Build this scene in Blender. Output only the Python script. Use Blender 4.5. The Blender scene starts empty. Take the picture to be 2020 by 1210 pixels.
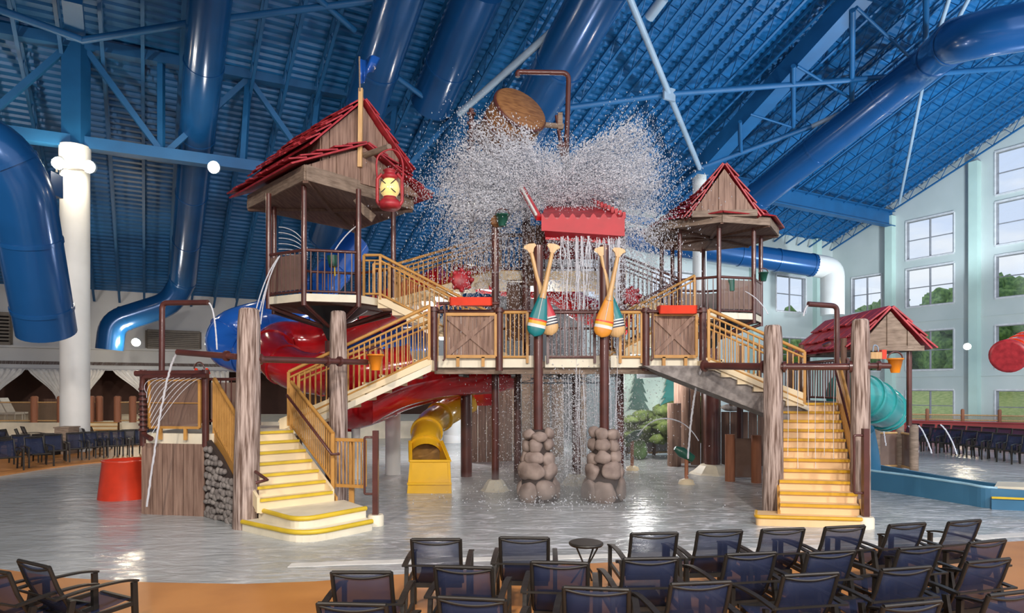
import bpy, bmesh, math, random
from mathutils import Vector, Matrix, noise as mnoise
random.seed(7)
R = math.radians
C = bpy.context.scene.collection
S = bpy.context.scene

# ------------------------------------------------------------------ camera
FPX, HZ, CH = 1300.0, 765.0, 2.5          # focal length in px, horizon row, eye height
cam_d = bpy.data.cameras.new('camera'); cam = bpy.data.objects.new('camera', cam_d); C.objects.link(cam)
cam_d.sensor_width = 36; cam_d.lens = FPX/2020*36
cam_d.shift_y = (HZ-605)/2020
cam_d.clip_start = .05; cam_d.clip_end = 600
cam.location = (0, 0, CH); cam.rotation_euler = (R(90), 0, 0)
S.camera = cam
S.view_settings.view_transform = 'Standard'; S.view_settings.look = 'None'
S.view_settings.gamma = 1; S.view_settings.use_curve_mapping = False
S.view_settings.exposure = 0.65

# ------------------------------------------------------------------ world (hazy bright summer sky)
W = bpy.data.worlds.new('sky'); S.world = W; W.use_nodes = True
nt = W.node_tree; nt.nodes.clear()
def wn(t): return nt.nodes.new(t)
tc = wn('ShaderNodeTexCoord'); sep = wn('ShaderNodeSeparateXYZ'); nt.links.new(tc.outputs['Generated'], sep.inputs[0])
mr = wn('ShaderNodeMapRange'); mr.inputs[1].default_value = -.05; mr.inputs[2].default_value = .6
nt.links.new(sep.outputs[2], mr.inputs[0])
cr = wn('ShaderNodeValToRGB'); cr.color_ramp.elements[0].color = (.80, .84, .95, 1); cr.color_ramp.elements[1].color = (.50, .63, .92, 1)
nt.links.new(mr.outputs[0], cr.inputs[0])
mp = wn('ShaderNodeMapping'); mp.inputs['Scale'].default_value = (3, 3, 9); nt.links.new(tc.outputs['Generated'], mp.inputs[0])
nz = wn('ShaderNodeTexNoise'); nz.inputs['Scale'].default_value = 2.2; nz.inputs['Detail'].default_value = 6
nt.links.new(mp.outputs[0], nz.inputs[0])
cr2 = wn('ShaderNodeValToRGB'); cr2.color_ramp.elements[0].position = .42; cr2.color_ramp.elements[1].position = .62
nt.links.new(nz.outputs[0], cr2.inputs[0])
mx = wn('ShaderNodeMixRGB'); mx.inputs[2].default_value = (.93, .93, .97, 1)
nt.links.new(cr2.outputs[0], mx.inputs[0]); nt.links.new(cr.outputs[0], mx.inputs[1])
bg = wn('ShaderNodeBackground'); bg.inputs[1].default_value = .74
out = wn('ShaderNodeOutputWorld'); nt.links.new(mx.outputs[0], bg.inputs[0]); nt.links.new(bg.outputs[0], out.inputs[0])

def lamp(kind, name, loc, energy, color=(1, 1, 1), size=1.0, rot=(0, 0, 0), size_y=None, spot=None, parent=None):
    l = bpy.data.lights.new(name, kind); l.energy = energy; l.color = color
    if kind == 'AREA':
        l.size = size
        if size_y: l.shape = 'RECTANGLE'; l.size_y = size_y
    elif kind in ('POINT', 'SPOT'): l.shadow_soft_size = size
    if spot: l.spot_size = R(spot)
    o = bpy.data.objects.new(name, l); C.objects.link(o); o.location = loc; o.rotation_euler = rot
    return o
# added fill spots above and behind the camera, and added up-lights brightening the roof
def aim(p, q): return (Vector(q)-Vector(p)).to_track_quat('-Z', 'Y').to_euler()
for p, q, e, a, col in (((-7, -3, 10), (-4, 15, 2.5), 3200, 75, (1, .87, .74)), ((3, -4, 11), (1.2, 15, 4), 4200, 75, (1, .92, .84)),
                        ((12, -2, 10), (6, 15, 3), 3200, 75, (1, .92, .86)), ((-16, 6, 8), (-19, 40, 4), 3600, 62, (1, .92, .85)), ((1, -5, 4.5), (1.4, 18, 1.2), 1500, 70, (1, .95, .92)), ((16, 6, 9), (18, 44, 5), 3200, 90, (.92, .97, 1))):
    lamp('SPOT', 'added_fill_spot', p, e, col, .5, aim(p, q), spot=a)
for p, q, e in (((24, 16, 5), (23, 33, 20), 8500), ((27, 32, 4), (22, 38, 18), 6500)):
    lamp('SPOT', 'added_roof_fill', p, e, (.80, .93, 1), .6, aim(p, q), spot=110)


# ------------------------------------------------------------------ coordinates
def P(px, py, d): return Vector(((px-1010)/FPX*d, d, CH+(HZ-py)/FPX*d))
def PZ(px, d, z): return Vector(((px-1010)/FPX*d, d, z))
def G(px, py): 
    d = CH*FPX/(py-HZ); return Vector(((px-1010)/FPX*d, d, 0))
U = Vector((-.485, .875, 0)).normalized(); V = Vector((U.y, -U.x, 0))      # hall axes: down the roof slope / along the ridge
A0, SL = 26.0, .407                                                        # roof height above the eye, slope
def UV(u, v, z=0): return U*u + V*v + Vector((0, 0, z))
def roofz(u): return CH + A0 - SL*u
def roofpt(px, py, f=1.0):                                                 # point on the roof plane seen at (px,py), pulled in by f
    r = Vector(((px-1010)/FPX, 1, (HZ-py)/FPX)); d = A0/(r.z+SL*r.dot(U)) * f
    return Vector((0, 0, CH)) + r*d

# ------------------------------------------------------------------ materials
def mat(name, col, rough=.5, metal=0., col2=None, nscale=4., stretch=(1, 1, 1), bump=0., detail=4., lo=.35, hi=.65, spec=.5,
        emit=None, estr=0, alpha=1., trans=0., coat=0., sub=None, roty=0):
    m = bpy.data.materials.new(name); m.use_nodes = True; t = m.node_tree; b = t.nodes['Principled BSDF']
    b.inputs['Base Color'].default_value = (*col, 1); b.inputs['Roughness'].default_value = rough
    b.inputs['Metallic'].default_value = metal; b.inputs['Specular IOR Level'].default_value = spec
    if coat: b.inputs['Coat Weight'].default_value = coat; b.inputs['Coat Roughness'].default_value = .08
    if emit: b.inputs['Emission Color'].default_value = (*emit, 1); b.inputs['Emission Strength'].default_value = estr
    if alpha < 1: b.inputs['Alpha'].default_value = alpha
    if trans: b.inputs['Transmission Weight'].default_value = trans
    tcn = t.nodes.new('ShaderNodeTexCoord'); mpn = t.nodes.new('ShaderNodeMapping'); mpn.inputs['Scale'].default_value = stretch
    mpn.inputs['Rotation'].default_value = (0, roty, 0)
    t.links.new(tcn.outputs['Object'], mpn.inputs[0])
    n = t.nodes.new('ShaderNodeTexNoise'); n.inputs['Scale'].default_value = nscale; n.inputs['Detail'].default_value = detail
    t.links.new(mpn.outputs[0], n.inputs[0])
    if col2 is None: col2 = tuple(c*.82 for c in col)
    r_ = t.nodes.new('ShaderNodeValToRGB'); r_.color_ramp.elements[0].position = lo; r_.color_ramp.elements[1].position = hi
    r_.color_ramp.elements[0].color = (*col2, 1); r_.color_ramp.elements[1].color = (*col, 1)
    t.links.new(n.outputs[0], r_.inputs[0]); t.links.new(r_.outputs[0], b.inputs['Base Color'])
    if bump:
        bn = t.nodes.new('ShaderNodeBump'); bn.inputs['Strength'].default_value = bump; bn.inputs['Distance'].default_value = .03
        t.links.new(n.outputs[0], bn.inputs['Height']); t.links.new(bn.outputs[0], b.inputs['Normal'])
    return m
M = {}
M['ceil'] = mat('blue painted roof deck', (.007, .125, .34), .42, col2=(.006, .10, .27), nscale=.6)
M['steel'] = mat('blue painted steel', (.008, .105, .28), .5, nscale=1.)
M['steel_pale'] = mat('pale blue steel', (.30, .40, .52), .4, nscale=1.)
M['duct'] = mat('glossy blue duct', (.009, .080, .25), .22, metal=.2, nscale=.5, coat=.3)
M['white'] = mat('white painted wall', (.60, .60, .60), .7, col2=(.54, .54, .55), nscale=.4)
M['wallr'] = mat('pale green grey wall', (.56, .61, .60), .7, col2=(.48, .54, .53), nscale=.3)
M['pil'] = mat('pale green pilaster', (.55, .72, .66), .6, nscale=.3)
M['column'] = mat('white column paint', (.74, .74, .72), .5, nscale=.5)
M['frame'] = mat('grey window frame', (.30, .30, .33), .4)
M['wframe'] = mat('white window frame', (.7, .7, .72), .4)
M['pipe'] = mat('oxblood painted pipe', (.105, .032, .025), .35, col2=(.07, .022, .018), nscale=3, coat=.2)
M['gold'] = mat('golden brown railing', (.56, .29, .075), .45, col2=(.45, .22, .05), nscale=3)
M['cream'] = mat('cream fibreglass', (.80, .66, .42), .45, col2=(.74, .60, .38), nscale=2)
M['cream2'] = mat('pale cream fibreglass', (.84, .77, .60), .45, nscale=2)
M['creamo'] = mat('ochre cream fibreglass', (.82, .56, .30), .45, col2=(.76, .50, .25), nscale=2)
M['yelo'] = mat('ochre nosing', (.70, .38, .02), .4, nscale=3)
M['yel'] = mat('yellow nosing', (.72, .50, .03), .4, nscale=3)
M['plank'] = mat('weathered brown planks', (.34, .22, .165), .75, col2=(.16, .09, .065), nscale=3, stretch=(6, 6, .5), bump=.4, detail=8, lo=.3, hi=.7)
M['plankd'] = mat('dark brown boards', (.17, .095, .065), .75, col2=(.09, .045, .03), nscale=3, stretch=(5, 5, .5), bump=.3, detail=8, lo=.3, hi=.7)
M['plankg'] = mat('grey brown timber', (.30, .225, .17), .8, col2=(.15, .105, .075), nscale=3, stretch=(1.2, 1.2, 6), bump=.4, detail=8, lo=.3, hi=.7)
M['soffit'] = mat('soffit boards', (.20, .12, .085), .8, col2=(.11, .06, .045), nscale=3, stretch=(6, .6, 1), bump=.2, detail=6)
M['log'] = mat('weathered log bark', (.50, .39, .34), .85, col2=(.12, .07, .05), nscale=5, stretch=(5, 5, .35), bump=.9, detail=10, lo=.36, hi=.62)
M['redroof'] = mat('red shingle', (.46, .030, .04), .42, col2=(.27, .015, .022), nscale=6, bump=.1)
M['red'] = mat('red fibreglass', (.60, .012, .018), .16, col2=(.42, .01, .015), nscale=2, coat=.5)
M['redb'] = mat('bright red plastic', (.78, .055, .02), .35, nscale=3)
M['blue_s'] = mat('blue slide fibreglass', (.015, .10, .42), .18, col2=(.01, .07, .33), nscale=1, coat=.5)
M['bluef'] = mat('blue flume wall', (.045, .17, .30), .4, nscale=1)
M['teal'] = mat('teal slide fibreglass', (.04, .33, .33), .15, nscale=1, coat=.5)
M['yelslide'] = mat('yellow slide fibreglass', (.78, .44, .02), .25, nscale=1, coat=.4)
M['stone'] = mat('river stones', (.35, .27, .23), .75, col2=(.18, .13, .11), nscale=3, bump=.3, detail=6)
M['stonew'] = mat('grey cobbles', (.30, .27, .25), .8, col2=(.16, .14, .13), nscale=7, bump=.3)
M['mortar'] = mat('dark mortar', (.05, .035, .03), .9)
M['orange'] = mat('orange bucket', (.80, .25, .01), .35)
M['redm'] = mat('satin red fascia', (.46, .006, .016), .5, nscale=3)
M['green'] = mat('green bucket', (.012, .09, .06), .35)
M['dark'] = mat('dark metal', (.02, .02, .022), .5)
M['cframe'] = mat('dark bronze chair frame', (.030, .026, .022), .42, metal=.3, nscale=8)
M['foam'] = mat('white water', (.95, .96, 1.), .35, col2=(.85, .87, .93), nscale=6, emit=None)
def foam_mat():
    t = M['foam'].node_tree; b = t.nodes['Principled BSDF']; o = t.nodes['Material Output']
    tr = t.nodes.new('ShaderNodeBsdfTranslucent'); tr.inputs[0].default_value = (.97, .98, 1, 1); mxs = t.nodes.new('ShaderNodeMixShader'); mxs.inputs[0].default_value = .5
    t.links.new(b.outputs[0], mxs.inputs[1]); t.links.new(tr.outputs[0], mxs.inputs[2]); t.links.new(mxs.outputs[0], o.inputs[0])
foam_mat()
M['lampm'] = mat('lit lamp lens', (1, .9, .7), .3, emit=(1., .82, .55), estr=40)
M['curtain'] = mat('white curtain cloth', (.80, .78, .76), .8, nscale=3)
M['bronze'] = mat('barrel bottom wood', (.30, .14, .05), .5, col2=(.17, .07, .025), nscale=5, stretch=(1, 1, 5), bump=.2)
M['grass'] = mat('summer grass bank', (.62, .62, .22), .9, col2=(.32, .40, .10), nscale=3.5, detail=8, bump=.4)
M['leaf'] = mat('tree foliage', (.24, .38, .10), .8, col2=(.06, .13, .03), nscale=2.5, detail=8)
M['leaf2'] = mat('artificial ivy', (.15, .21, .05), .8, col2=(.045, .08, .018), nscale=6, detail=8)
M['bark'] = mat('tree bark', (.10, .07, .05), .9)
M['teald'] = mat('teal paint', (.006, .20, .22), .4)
M['oran'] = mat('orange paint', (.78, .30, .03), .4)
M['tan'] = mat('varnished pine', (.66, .42, .19), .4, col2=(.55, .32, .13), nscale=4, stretch=(5, 5, .6))
M['whitep'] = mat('white paint', (.75, .74, .70), .45)
M['navy'] = mat('navy paint', (.01, .015, .04), .4)
M['redp'] = mat('crimson paint', (.55, .03, .045), .4)
M['yelp'] = mat('yellow paint', (.80, .45, .03), .4)
M['redwall'] = mat('red wall paint', (.40, .045, .045), .6, nscale=.5)
M['redpost'] = mat('reddish timber', (.36, .14, .07), .7, nscale=3, stretch=(5, 5, .5))
M['louv'] = mat('bronze louvre', (.17, .14, .11), .5)
M['black'] = mat('black void', (.012, .008, .007), .9)
M['maroonroom'] = mat('dark cabana timber', (.10, .045, .03), .8, nscale=1)
M['mint'] = mat('mint painted panel', (.68, .88, .78), .6, nscale=.3)
M['pinea'] = mat('painted pine green grey', (.10, .20, .17), .7)
M['pineb'] = mat('painted pine teal', (.06, .30, .27), .7)

# see-through textile mesh (sling): fine holes as a weave
def weave(name, col, holes=.3, scale=260):
    m = mat(name, col, .7); t = m.node_tree; b = t.nodes['Principled BSDF']
    b.inputs['Alpha'].default_value = 1-holes
    return m
M['sling'] = weave('navy sling mesh', (.009, .018, .060), .40)
M['screen'] = weave('brown mesh infill', (.24, .15, .115), .3)
M['net'] = weave('rope net infill', (.35, .25, .16), .72)
M['spray'] = weave('fine spray', (.9, .93, 1), .45)

def glass_mat():
    m = bpy.data.materials.new('window glass'); m.use_nodes = True; t = m.node_tree; t.nodes.clear()
    tr = t.nodes.new('ShaderNodeBsdfTransparent'); gl = t.nodes.new('ShaderNodeBsdfGlossy'); gl.inputs['Roughness'].default_value = .02
    tr.inputs[0].default_value = (.93, .96, .97, 1)
    mxs = t.nodes.new('ShaderNodeMixShader'); o = t.nodes.new('ShaderNodeOutputMaterial')
    mxs.inputs[0].default_value = .05; t.links.new(tr.outputs[0], mxs.inputs[1]); t.links.new(gl.outputs[0], mxs.inputs[2])
    t.links.new(mxs.outputs[0], o.inputs[0]); return m
M['glass'] = glass_mat()

# shallow moving water over a grey pool floor
def water_mat():
    m = bpy.data.materials.new('shallow rippled water on grey floor'); m.use_nodes = True; t = m.node_tree; b = t.nodes['Principled BSDF']
    L = t.links.new; N = t.nodes.new
    tcn = N('ShaderNodeTexCoord')
    mp1 = N('ShaderNodeMapping'); mp1.inputs['Scale'].default_value = (.5, 1.5, 1); mp1.inputs['Rotation'].default_value = (0, 0, .15); L(tcn.outputs['Object'], mp1.inputs[0])
    n1 = N('ShaderNodeTexNoise'); n1.inputs['Scale'].default_value = 3.0; n1.inputs['Detail'].default_value = 9; n1.inputs['Roughness'].default_value = .68; n1.inputs['Distortion'].default_value = 1.6
    L(mp1.outputs[0], n1.inputs[0])
    n0 = N('ShaderNodeTexNoise'); n0.inputs['Scale'].default_value = .22; n0.inputs['Detail'].default_value = 3; L(tcn.outputs['Object'], n0.inputs[0])
    # foam streak mask
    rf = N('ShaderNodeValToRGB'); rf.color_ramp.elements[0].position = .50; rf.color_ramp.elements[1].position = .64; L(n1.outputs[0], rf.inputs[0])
    # foam streaks whitened round the right side, painting in the window reflection
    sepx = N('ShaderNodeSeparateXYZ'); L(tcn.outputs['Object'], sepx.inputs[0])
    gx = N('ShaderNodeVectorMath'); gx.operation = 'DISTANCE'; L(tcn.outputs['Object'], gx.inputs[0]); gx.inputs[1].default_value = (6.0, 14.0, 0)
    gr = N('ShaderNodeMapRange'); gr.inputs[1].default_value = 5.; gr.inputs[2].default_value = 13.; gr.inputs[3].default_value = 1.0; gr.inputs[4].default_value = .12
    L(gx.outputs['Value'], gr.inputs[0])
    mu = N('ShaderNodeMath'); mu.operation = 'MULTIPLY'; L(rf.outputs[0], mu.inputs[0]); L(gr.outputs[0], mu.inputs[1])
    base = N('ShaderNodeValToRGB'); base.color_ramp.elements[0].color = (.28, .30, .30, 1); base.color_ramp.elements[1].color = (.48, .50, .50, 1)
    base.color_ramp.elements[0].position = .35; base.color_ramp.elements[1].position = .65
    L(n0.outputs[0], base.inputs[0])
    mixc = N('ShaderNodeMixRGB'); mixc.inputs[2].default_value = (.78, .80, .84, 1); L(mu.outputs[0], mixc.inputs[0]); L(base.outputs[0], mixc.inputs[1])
    L(mixc.outputs[0], b.inputs['Base Color'])
    b.inputs['Roughness'].default_value = .16; b.inputs['IOR'].default_value = 1.33
    bn = N('ShaderNodeBump'); bn.inputs['Strength'].default_value = .6; bn.inputs['Distance'].default_value = .06
    n2 = N('ShaderNodeTexNoise'); n2.inputs['Scale'].default_value = 2.2; n2.inputs['Detail'].default_value = 6; n2.inputs['Distortion'].default_value = .8
    mp2 = N('ShaderNodeMapping'); mp2.inputs['Scale'].default_value = (.7, 1.6, 1); L(tcn.outputs['Object'], mp2.inputs[0]); L(mp2.outputs[0], n2.inputs[0])
    L(n2.outputs[0], bn.inputs['Height']); L(bn.outputs[0], b.inputs['Normal'])
    return m
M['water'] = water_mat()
M['deckf'] = mat('sand coloured wet deck', (.50, .21, .055), .42, col2=(.40, .16, .04), nscale=1.1, detail=7, bump=.05)

# ------------------------------------------------------------------ mesh builder
WL = {}                                                            # world location of every base object
class MB:
    def __init__(s): s.v = []; s.f = []; s.sm = []
    def add(s, vs, fs, smooth=False):
        o = len(s.v); s.v += [Vector(q) for q in vs]; s.f += [tuple(o+i for i in f) for f in fs]; s.sm += [smooth]*len(fs); return s
    def box(s, c, size, rz=0, rot=None):
        c = Vector(c); x, y, z = [k/2 for k in size]
        m = rot if rot else Matrix.Rotation(rz, 3, 'Z')
        vs = [c + m @ Vector((a*x, b*y, e*z)) for e in (-1, 1) for a, b in ((-1, -1), (1, -1), (1, 1), (-1, 1))]
        return s.add(vs, [(3, 2, 1, 0), (4, 5, 6, 7), (0, 1, 5, 4), (1, 2, 6, 5), (2, 3, 7, 6), (3, 0, 4, 7)])
    def bar(s, p, q, w=.05, h=None, up=(0, 0, 1)):
        p = Vector(p); q = Vector(q); h = h or w; d = (q-p)
        if d.length < 1e-6: return s
        d.normalize(); up = Vector(up)
        if abs(d.dot(up)) > .98: up = Vector((0, 1, 0))
        a = d.cross(up).normalized()*w/2; b = a.cross(d).normalized()*h/2
        vs = [p-a-b, p+a-b, p+a+b, p-a+b, q-a-b, q+a-b, q+a+b, q-a+b]
        return s.add(vs, [(0, 1, 2, 3), (7, 6, 5, 4), (0, 4, 5, 1), (1, 5, 6, 2), (2, 6, 7, 3), (3, 7, 4, 0)])
    def tube(s, pts, r, n=10, closed=False, caps=True, arc=None):
        pts = [Vector(q) for q in pts]; k = len(pts); rs = r if isinstance(r, (list, tuple)) else [r]*k
        rings = []; prev = None
        for i in range(k):
            if closed: t = pts[(i+1) % k]-pts[i-1]
            else: t = pts[min(i+1, k-1)]-pts[max(i-1, 0)]
            t.normalize()
            if prev is None:
                a = Vector((0, 0, 1)) if abs(t.z) < .9 else Vector((1, 0, 0))
                a = (a - t*a.dot(t)).normalized()
            else: a = (prev - t*prev.dot(t)).normalized()
            prev = a; b = t.cross(a)
            rings.append([pts[i]+(a*math.cos(2*math.pi*j/n)+b*math.sin(2*math.pi*j/n))*rs[i] for j in range(n)])
        vs = [p for rg in rings for p in rg]; fs = []
        for i in range(k if closed else k-1):
            for j in range(n):
                a0 = i*n+j; a1 = i*n+(j+1) % n; b0 = ((i+1) % k)*n+j; b1 = ((i+1) % k)*n+(j+1) % n
                fs.append((a0, a1, b1, b0))
        s.add(vs, fs, True)
        if caps and not closed:
            s.add(rings[0], [tuple(range(n))[::-1]]); s.add(rings[-1], [tuple(range(n))])
        return s
    def prism(s, poly, vec):
        poly = [Vector(q) for q in poly]; vec = Vector(vec); n = len(poly)
        vs = poly+[p+vec for p in poly]
        fs = [tuple(range(n))[::-1], tuple(range(n, 2*n))]+[(i, (i+1) % n, n+(i+1) % n, n+i) for i in range(n)]
        return s.add(vs, fs)
    def lathe(s, c, prof, n=24, axis=None, smooth=True):
        c = Vector(c); q = Vector((0, 0, 1)).rotation_difference(Vector(axis)).to_matrix() if axis else Matrix.Identity(3)
        vs = []; fs = []
        for r_, z in prof: vs += [c+q @ Vector((r_*math.cos(2*math.pi*j/n), r_*math.sin(2*math.pi*j/n), z)) for j in range(n)]
        for i in range(len(prof)-1):
            for j in range(n): fs.append((i*n+j, i*n+(j+1) % n, (i+1)*n+(j+1) % n, (i+1)*n+j))
        s.add(vs, fs, smooth)
        if prof[0][0] > .001: s.add(vs[:n], [tuple(range(n))[::-1]])
        if prof[-1][0] > .001: s.add(vs[-n:], [tuple(range(n))])
        return s
    def blob(s, c, rad, seed=0, amp=.12, freq=1.2, sub=2, rz=0):
        bm = bmesh.new(); bmesh.ops.create_icosphere(bm, subdivisions=sub, radius=1)
        c = Vector(c); m = Matrix.Rotation(rz, 3, 'Z'); rad = Vector(rad) if not isinstance(rad, (int, float)) else Vector((rad,)*3)
        vs = []
        for v in bm.verts:
            k = 1+amp*mnoise.noise(v.co*freq+Vector((seed*3.1, seed*1.7, seed)))*2
            vs.append(c+m @ Vector((v.co.x*rad.x*k, v.co.y*rad.y*k, v.co.z*rad.z*k)))
        fs = [tuple(v.index for v in f.verts) for f in bm.faces]; bm.free()
        return s.add(vs, fs, True)
    def build(s, name, m, parent=None, label=None, cat=None, group=None, kind=None, bevel=0, origin=None):
        if not s.v: return None
        mn = Vector([min(v[i] for v in s.v) for i in range(3)]); mxx = Vector([max(v[i] for v in s.v) for i in range(3)])
        org = Vector(origin) if origin is not None else Vector(((mn.x+mxx.x)/2, (mn.y+mxx.y)/2, mn.z))
        me = bpy.data.meshes.new(name); me.from_pydata([v-org for v in s.v], [], s.f); me.update()
        me.polygons.foreach_set('use_smooth', s.sm)
        bm = bmesh.new(); bm.from_mesh(me); bmesh.ops.recalc_face_normals(bm, faces=bm.faces); bm.to_mesh(me); bm.free()
        mm = M[m] if isinstance(m, str) else m
        me.materials.append(mm)
        o = bpy.data.objects.new(name, me); C.objects.link(o); WL[o] = org
        if parent is not None: o.parent = parent; o.location = org-WL[parent]
        else: o.location = org
        if bevel:
            b = o.modifiers.new('bevel', 'BEVEL'); b.width = bevel; b.segments = 2; b.limit_method = 'ANGLE'
        return tag(o, label, cat, group, kind)
def tag(o, label=None, cat=None, group=None, kind=None):
    if label: o['label'] = label
    if cat: o['category'] = cat
    if group: o['group'] = group
    if kind: o['kind'] = kind
    return o
def thing(name, label, cat, loc, group=None):
    o = bpy.data.objects.new(name, None); o.empty_display_size = .2; C.objects.link(o); o.location = Vector(loc); WL[o] = Vector(loc)
    return tag(o, label, cat, group)
def copy_tree(o, parent=None):
    c = o.copy(); C.objects.link(c); c.parent = parent
    WL[c] = WL.get(o, Vector())
    for ch in list(o.children): copy_tree(ch, c)
    return c
def lerp(a, b, t): return a+(b-a)*t

# ================================================================== SETTING
mb = MB(); mb.add([(-60, -12, 0), (70, -12, 0), (70, 75, 0), (-60, 75, 0)], [(0, 1, 2, 3)])
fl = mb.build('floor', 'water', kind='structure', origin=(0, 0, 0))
# sand coloured deck round the pool, in front and at the far left
edge = [G(-260, 1085), G(0, 1128), (G(130, 1146)), G(300, 1155), G(480, 1158), G(620, 1153), G(800, 1138), G(1000, 1126), G(1200, 1115), G(1500, 1098), G(1800, 1083), G(2020, 1072), G(2300, 1062)]
mb = MB(); poly = [Vector((14, -12, 0)), Vector((-14, -12, 0))]+edge
mb.prism([p+Vector((0, 0, 0)) for p in poly], (0, 0, .035)); mb.build('floor', 'deckf', kind='structure', origin=(0, 0, 0))
mb = MB(); poly = [G(-200, 965), G(0, 940), G(90, 926), G(160, 917), G(280, 906), G(420, 896), PZ(560, 33, 0), PZ(800, 45, 0), PZ(-300, 45, 0)]
mb.prism(poly, (0, 0, .035)); mb.build('floor', 'deckf', kind='structure', origin=(0, 0, 0))
# painted white line on the pool floor
mb = MB(); pts = [(575, 1116), (700, 1111), (900, 1105), (1100, 1100), (1300, 1094), (1500, 1085), (1700, 1074), (1900, 1062), (2100, 1050)]
pl = [G(a, b-3.5) for a, b in pts]+[G(a-(8 if i == 0 else 0), b+4) for i, (a, b) in reversed(list(enumerate(pts)))]
mb.prism(pl, (0, 0, .006)); mb.build('trim_1', 'whitep', kind='structure')

# roof: corrugated deck, real ribs running along V
UE, UL, VS, VR = 34.6, 48.8, 24.3, 49.3                       # right eave, left eave, step, gable wall
def deck(u0, u1, v0, v1):
    mb = MB(); p = .34; prof = []; u = u0
    while u < u1:
        for du, dz in ((0, 0), (.11, 0), (.15, .09), (.30, .09)):
            if u+du < u1: prof.append((u+du, dz))
        u += p
    prof.append((u1, 0))
    vs = []
    for uu, dz in prof:
        for vv in (v0, v1): vs.append(UV(uu, vv, roofz(uu)+dz))
    fs = [(2*i, 2*i+1, 2*i+3, 2*i+2) for i in range(len(prof)-1)]
    # upper skin makes the deck solid
    k = len(vs); vs += [UV(u0, v0, roofz(u0)+.5), UV(u0, v1, roofz(u0)+.5), UV(u1, v1, roofz(u1)+.5), UV(u1, v0, roofz(u1)+.5)]
    fs.append((k, k+1, k+2, k+3))
    mb.add(vs, fs); return mb
mb = deck(-10, UL+.6, -52, VS); m2 = deck(-10, UE+.6, VS, VR); mb.add(m2.v, m2.f)
ceil = mb.build('ceiling', 'ceil', kind='structure', origin=(0, 0, 0))
# open web joists
def joist(v, u0, u1):
    mb = MB(); D = .75
    zt = lambda u: roofz(u)-.06
    mb.bar(UV(u0, v, zt(u0)), UV(u1, v, zt(u1)), .13, .09)
    mb.bar(UV(u0, v, zt(u0)-D), UV(u1, v, zt(u1)-D), .13, .08)
    u = u0; k = 0
    while u < u1-.55:
        a, b = (0, -D) if k % 2 == 0 else (-D, 0)
        mb.bar(UV(u, v, zt(u)+a), UV(u+.55, v, zt(u+.55)+b), .035, .035); u += .55; k += 1
    mb.build('joist', 'steel', ceil)
v = -35.5
while v < VR-.3:
    joist(v, 10, (UL if v < VS else UE)-.2); v += 1.36
# bridging between joists, main beam line at u=30, ridge-side girders
def girder(u, v0, v1, drop, depth, w, m='steel', name='beam'):
    mb = MB(); z = roofz(u)-drop
    a = UV(u, v0, z); b = UV(u, v1, z)
    mb.bar(a, b, .06, depth); mb.bar(a+Vector((0, 0, depth/2)), b+Vector((0, 0, depth/2)), w, .06); mb.bar(a-Vector((0, 0, depth/2)), b-Vector((0, 0, depth/2)), w, .06)
    return mb.build(name, m, ceil)
vcol = UV(0, 0)
c2 = PZ(1380, 40.7, 0); vc2 = c2.dot(V)
girder(29.6, vc2, VR-.1, 1.25, 1.1, .55)                        # the bright blue beam right of the small tower
c1 = PZ(148, 25.5, 0); uc1, vc1 = c1.dot(U), c1.dot(V)
def strut(a, b, r, m='steel', name='brace'):
    mb = MB(); mb.tube([a, b], r, 8); return mb.build(name, m, ceil)
# frame on the column line (left): two chords and web
def onplane(px, py, u):
    r = Vector(((px-1010)/FPX, 1, (HZ-py)/FPX)); d = u/r.dot(U); return Vector((0, 0, CH))+r*d
u1 = uc1
def sbar(a, b, w, h, m='steel', name='beam'):
    mb = MB(); mb.bar(a, b, w, h); return mb.build(name, m, ceil)
sbar(onplane(-260, 12, u1), onplane(900, 225, u1), .5, .40)
sbar(onplane(-260, 225, u1), onplane(560, 338, u1), .5, .45)
sbar(onplane(560, 338, u1), onplane(1290, 440, u1), .4, .4)
for a, b in (((150, 78), (-30, 235)), ((160, 85), (318, 300)), ((318, 128), (318, 305)), ((490, 155), (480, 320)), ((490, 155), (330, 300)), ((630, 178), (610, 345)), ((490, 155), (620, 340)), ((780, 205), (760, 365)), ((780, 205), (630, 345)), ((900, 225), (770, 365)), ((-30, 45), (-30, 240))):
    sbar(onplane(*a, u1), onplane(*b, u1), .22, .22, name='brace')
sbar(onplane(150, 292, u1)+Vector((0, 0, -.3)), onplane(150, 70, u1), .75, .6)       # stub post over the column
sbar(roofpt(142, -6, .94), roofpt(150, 72, .95), .6, .45)
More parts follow.
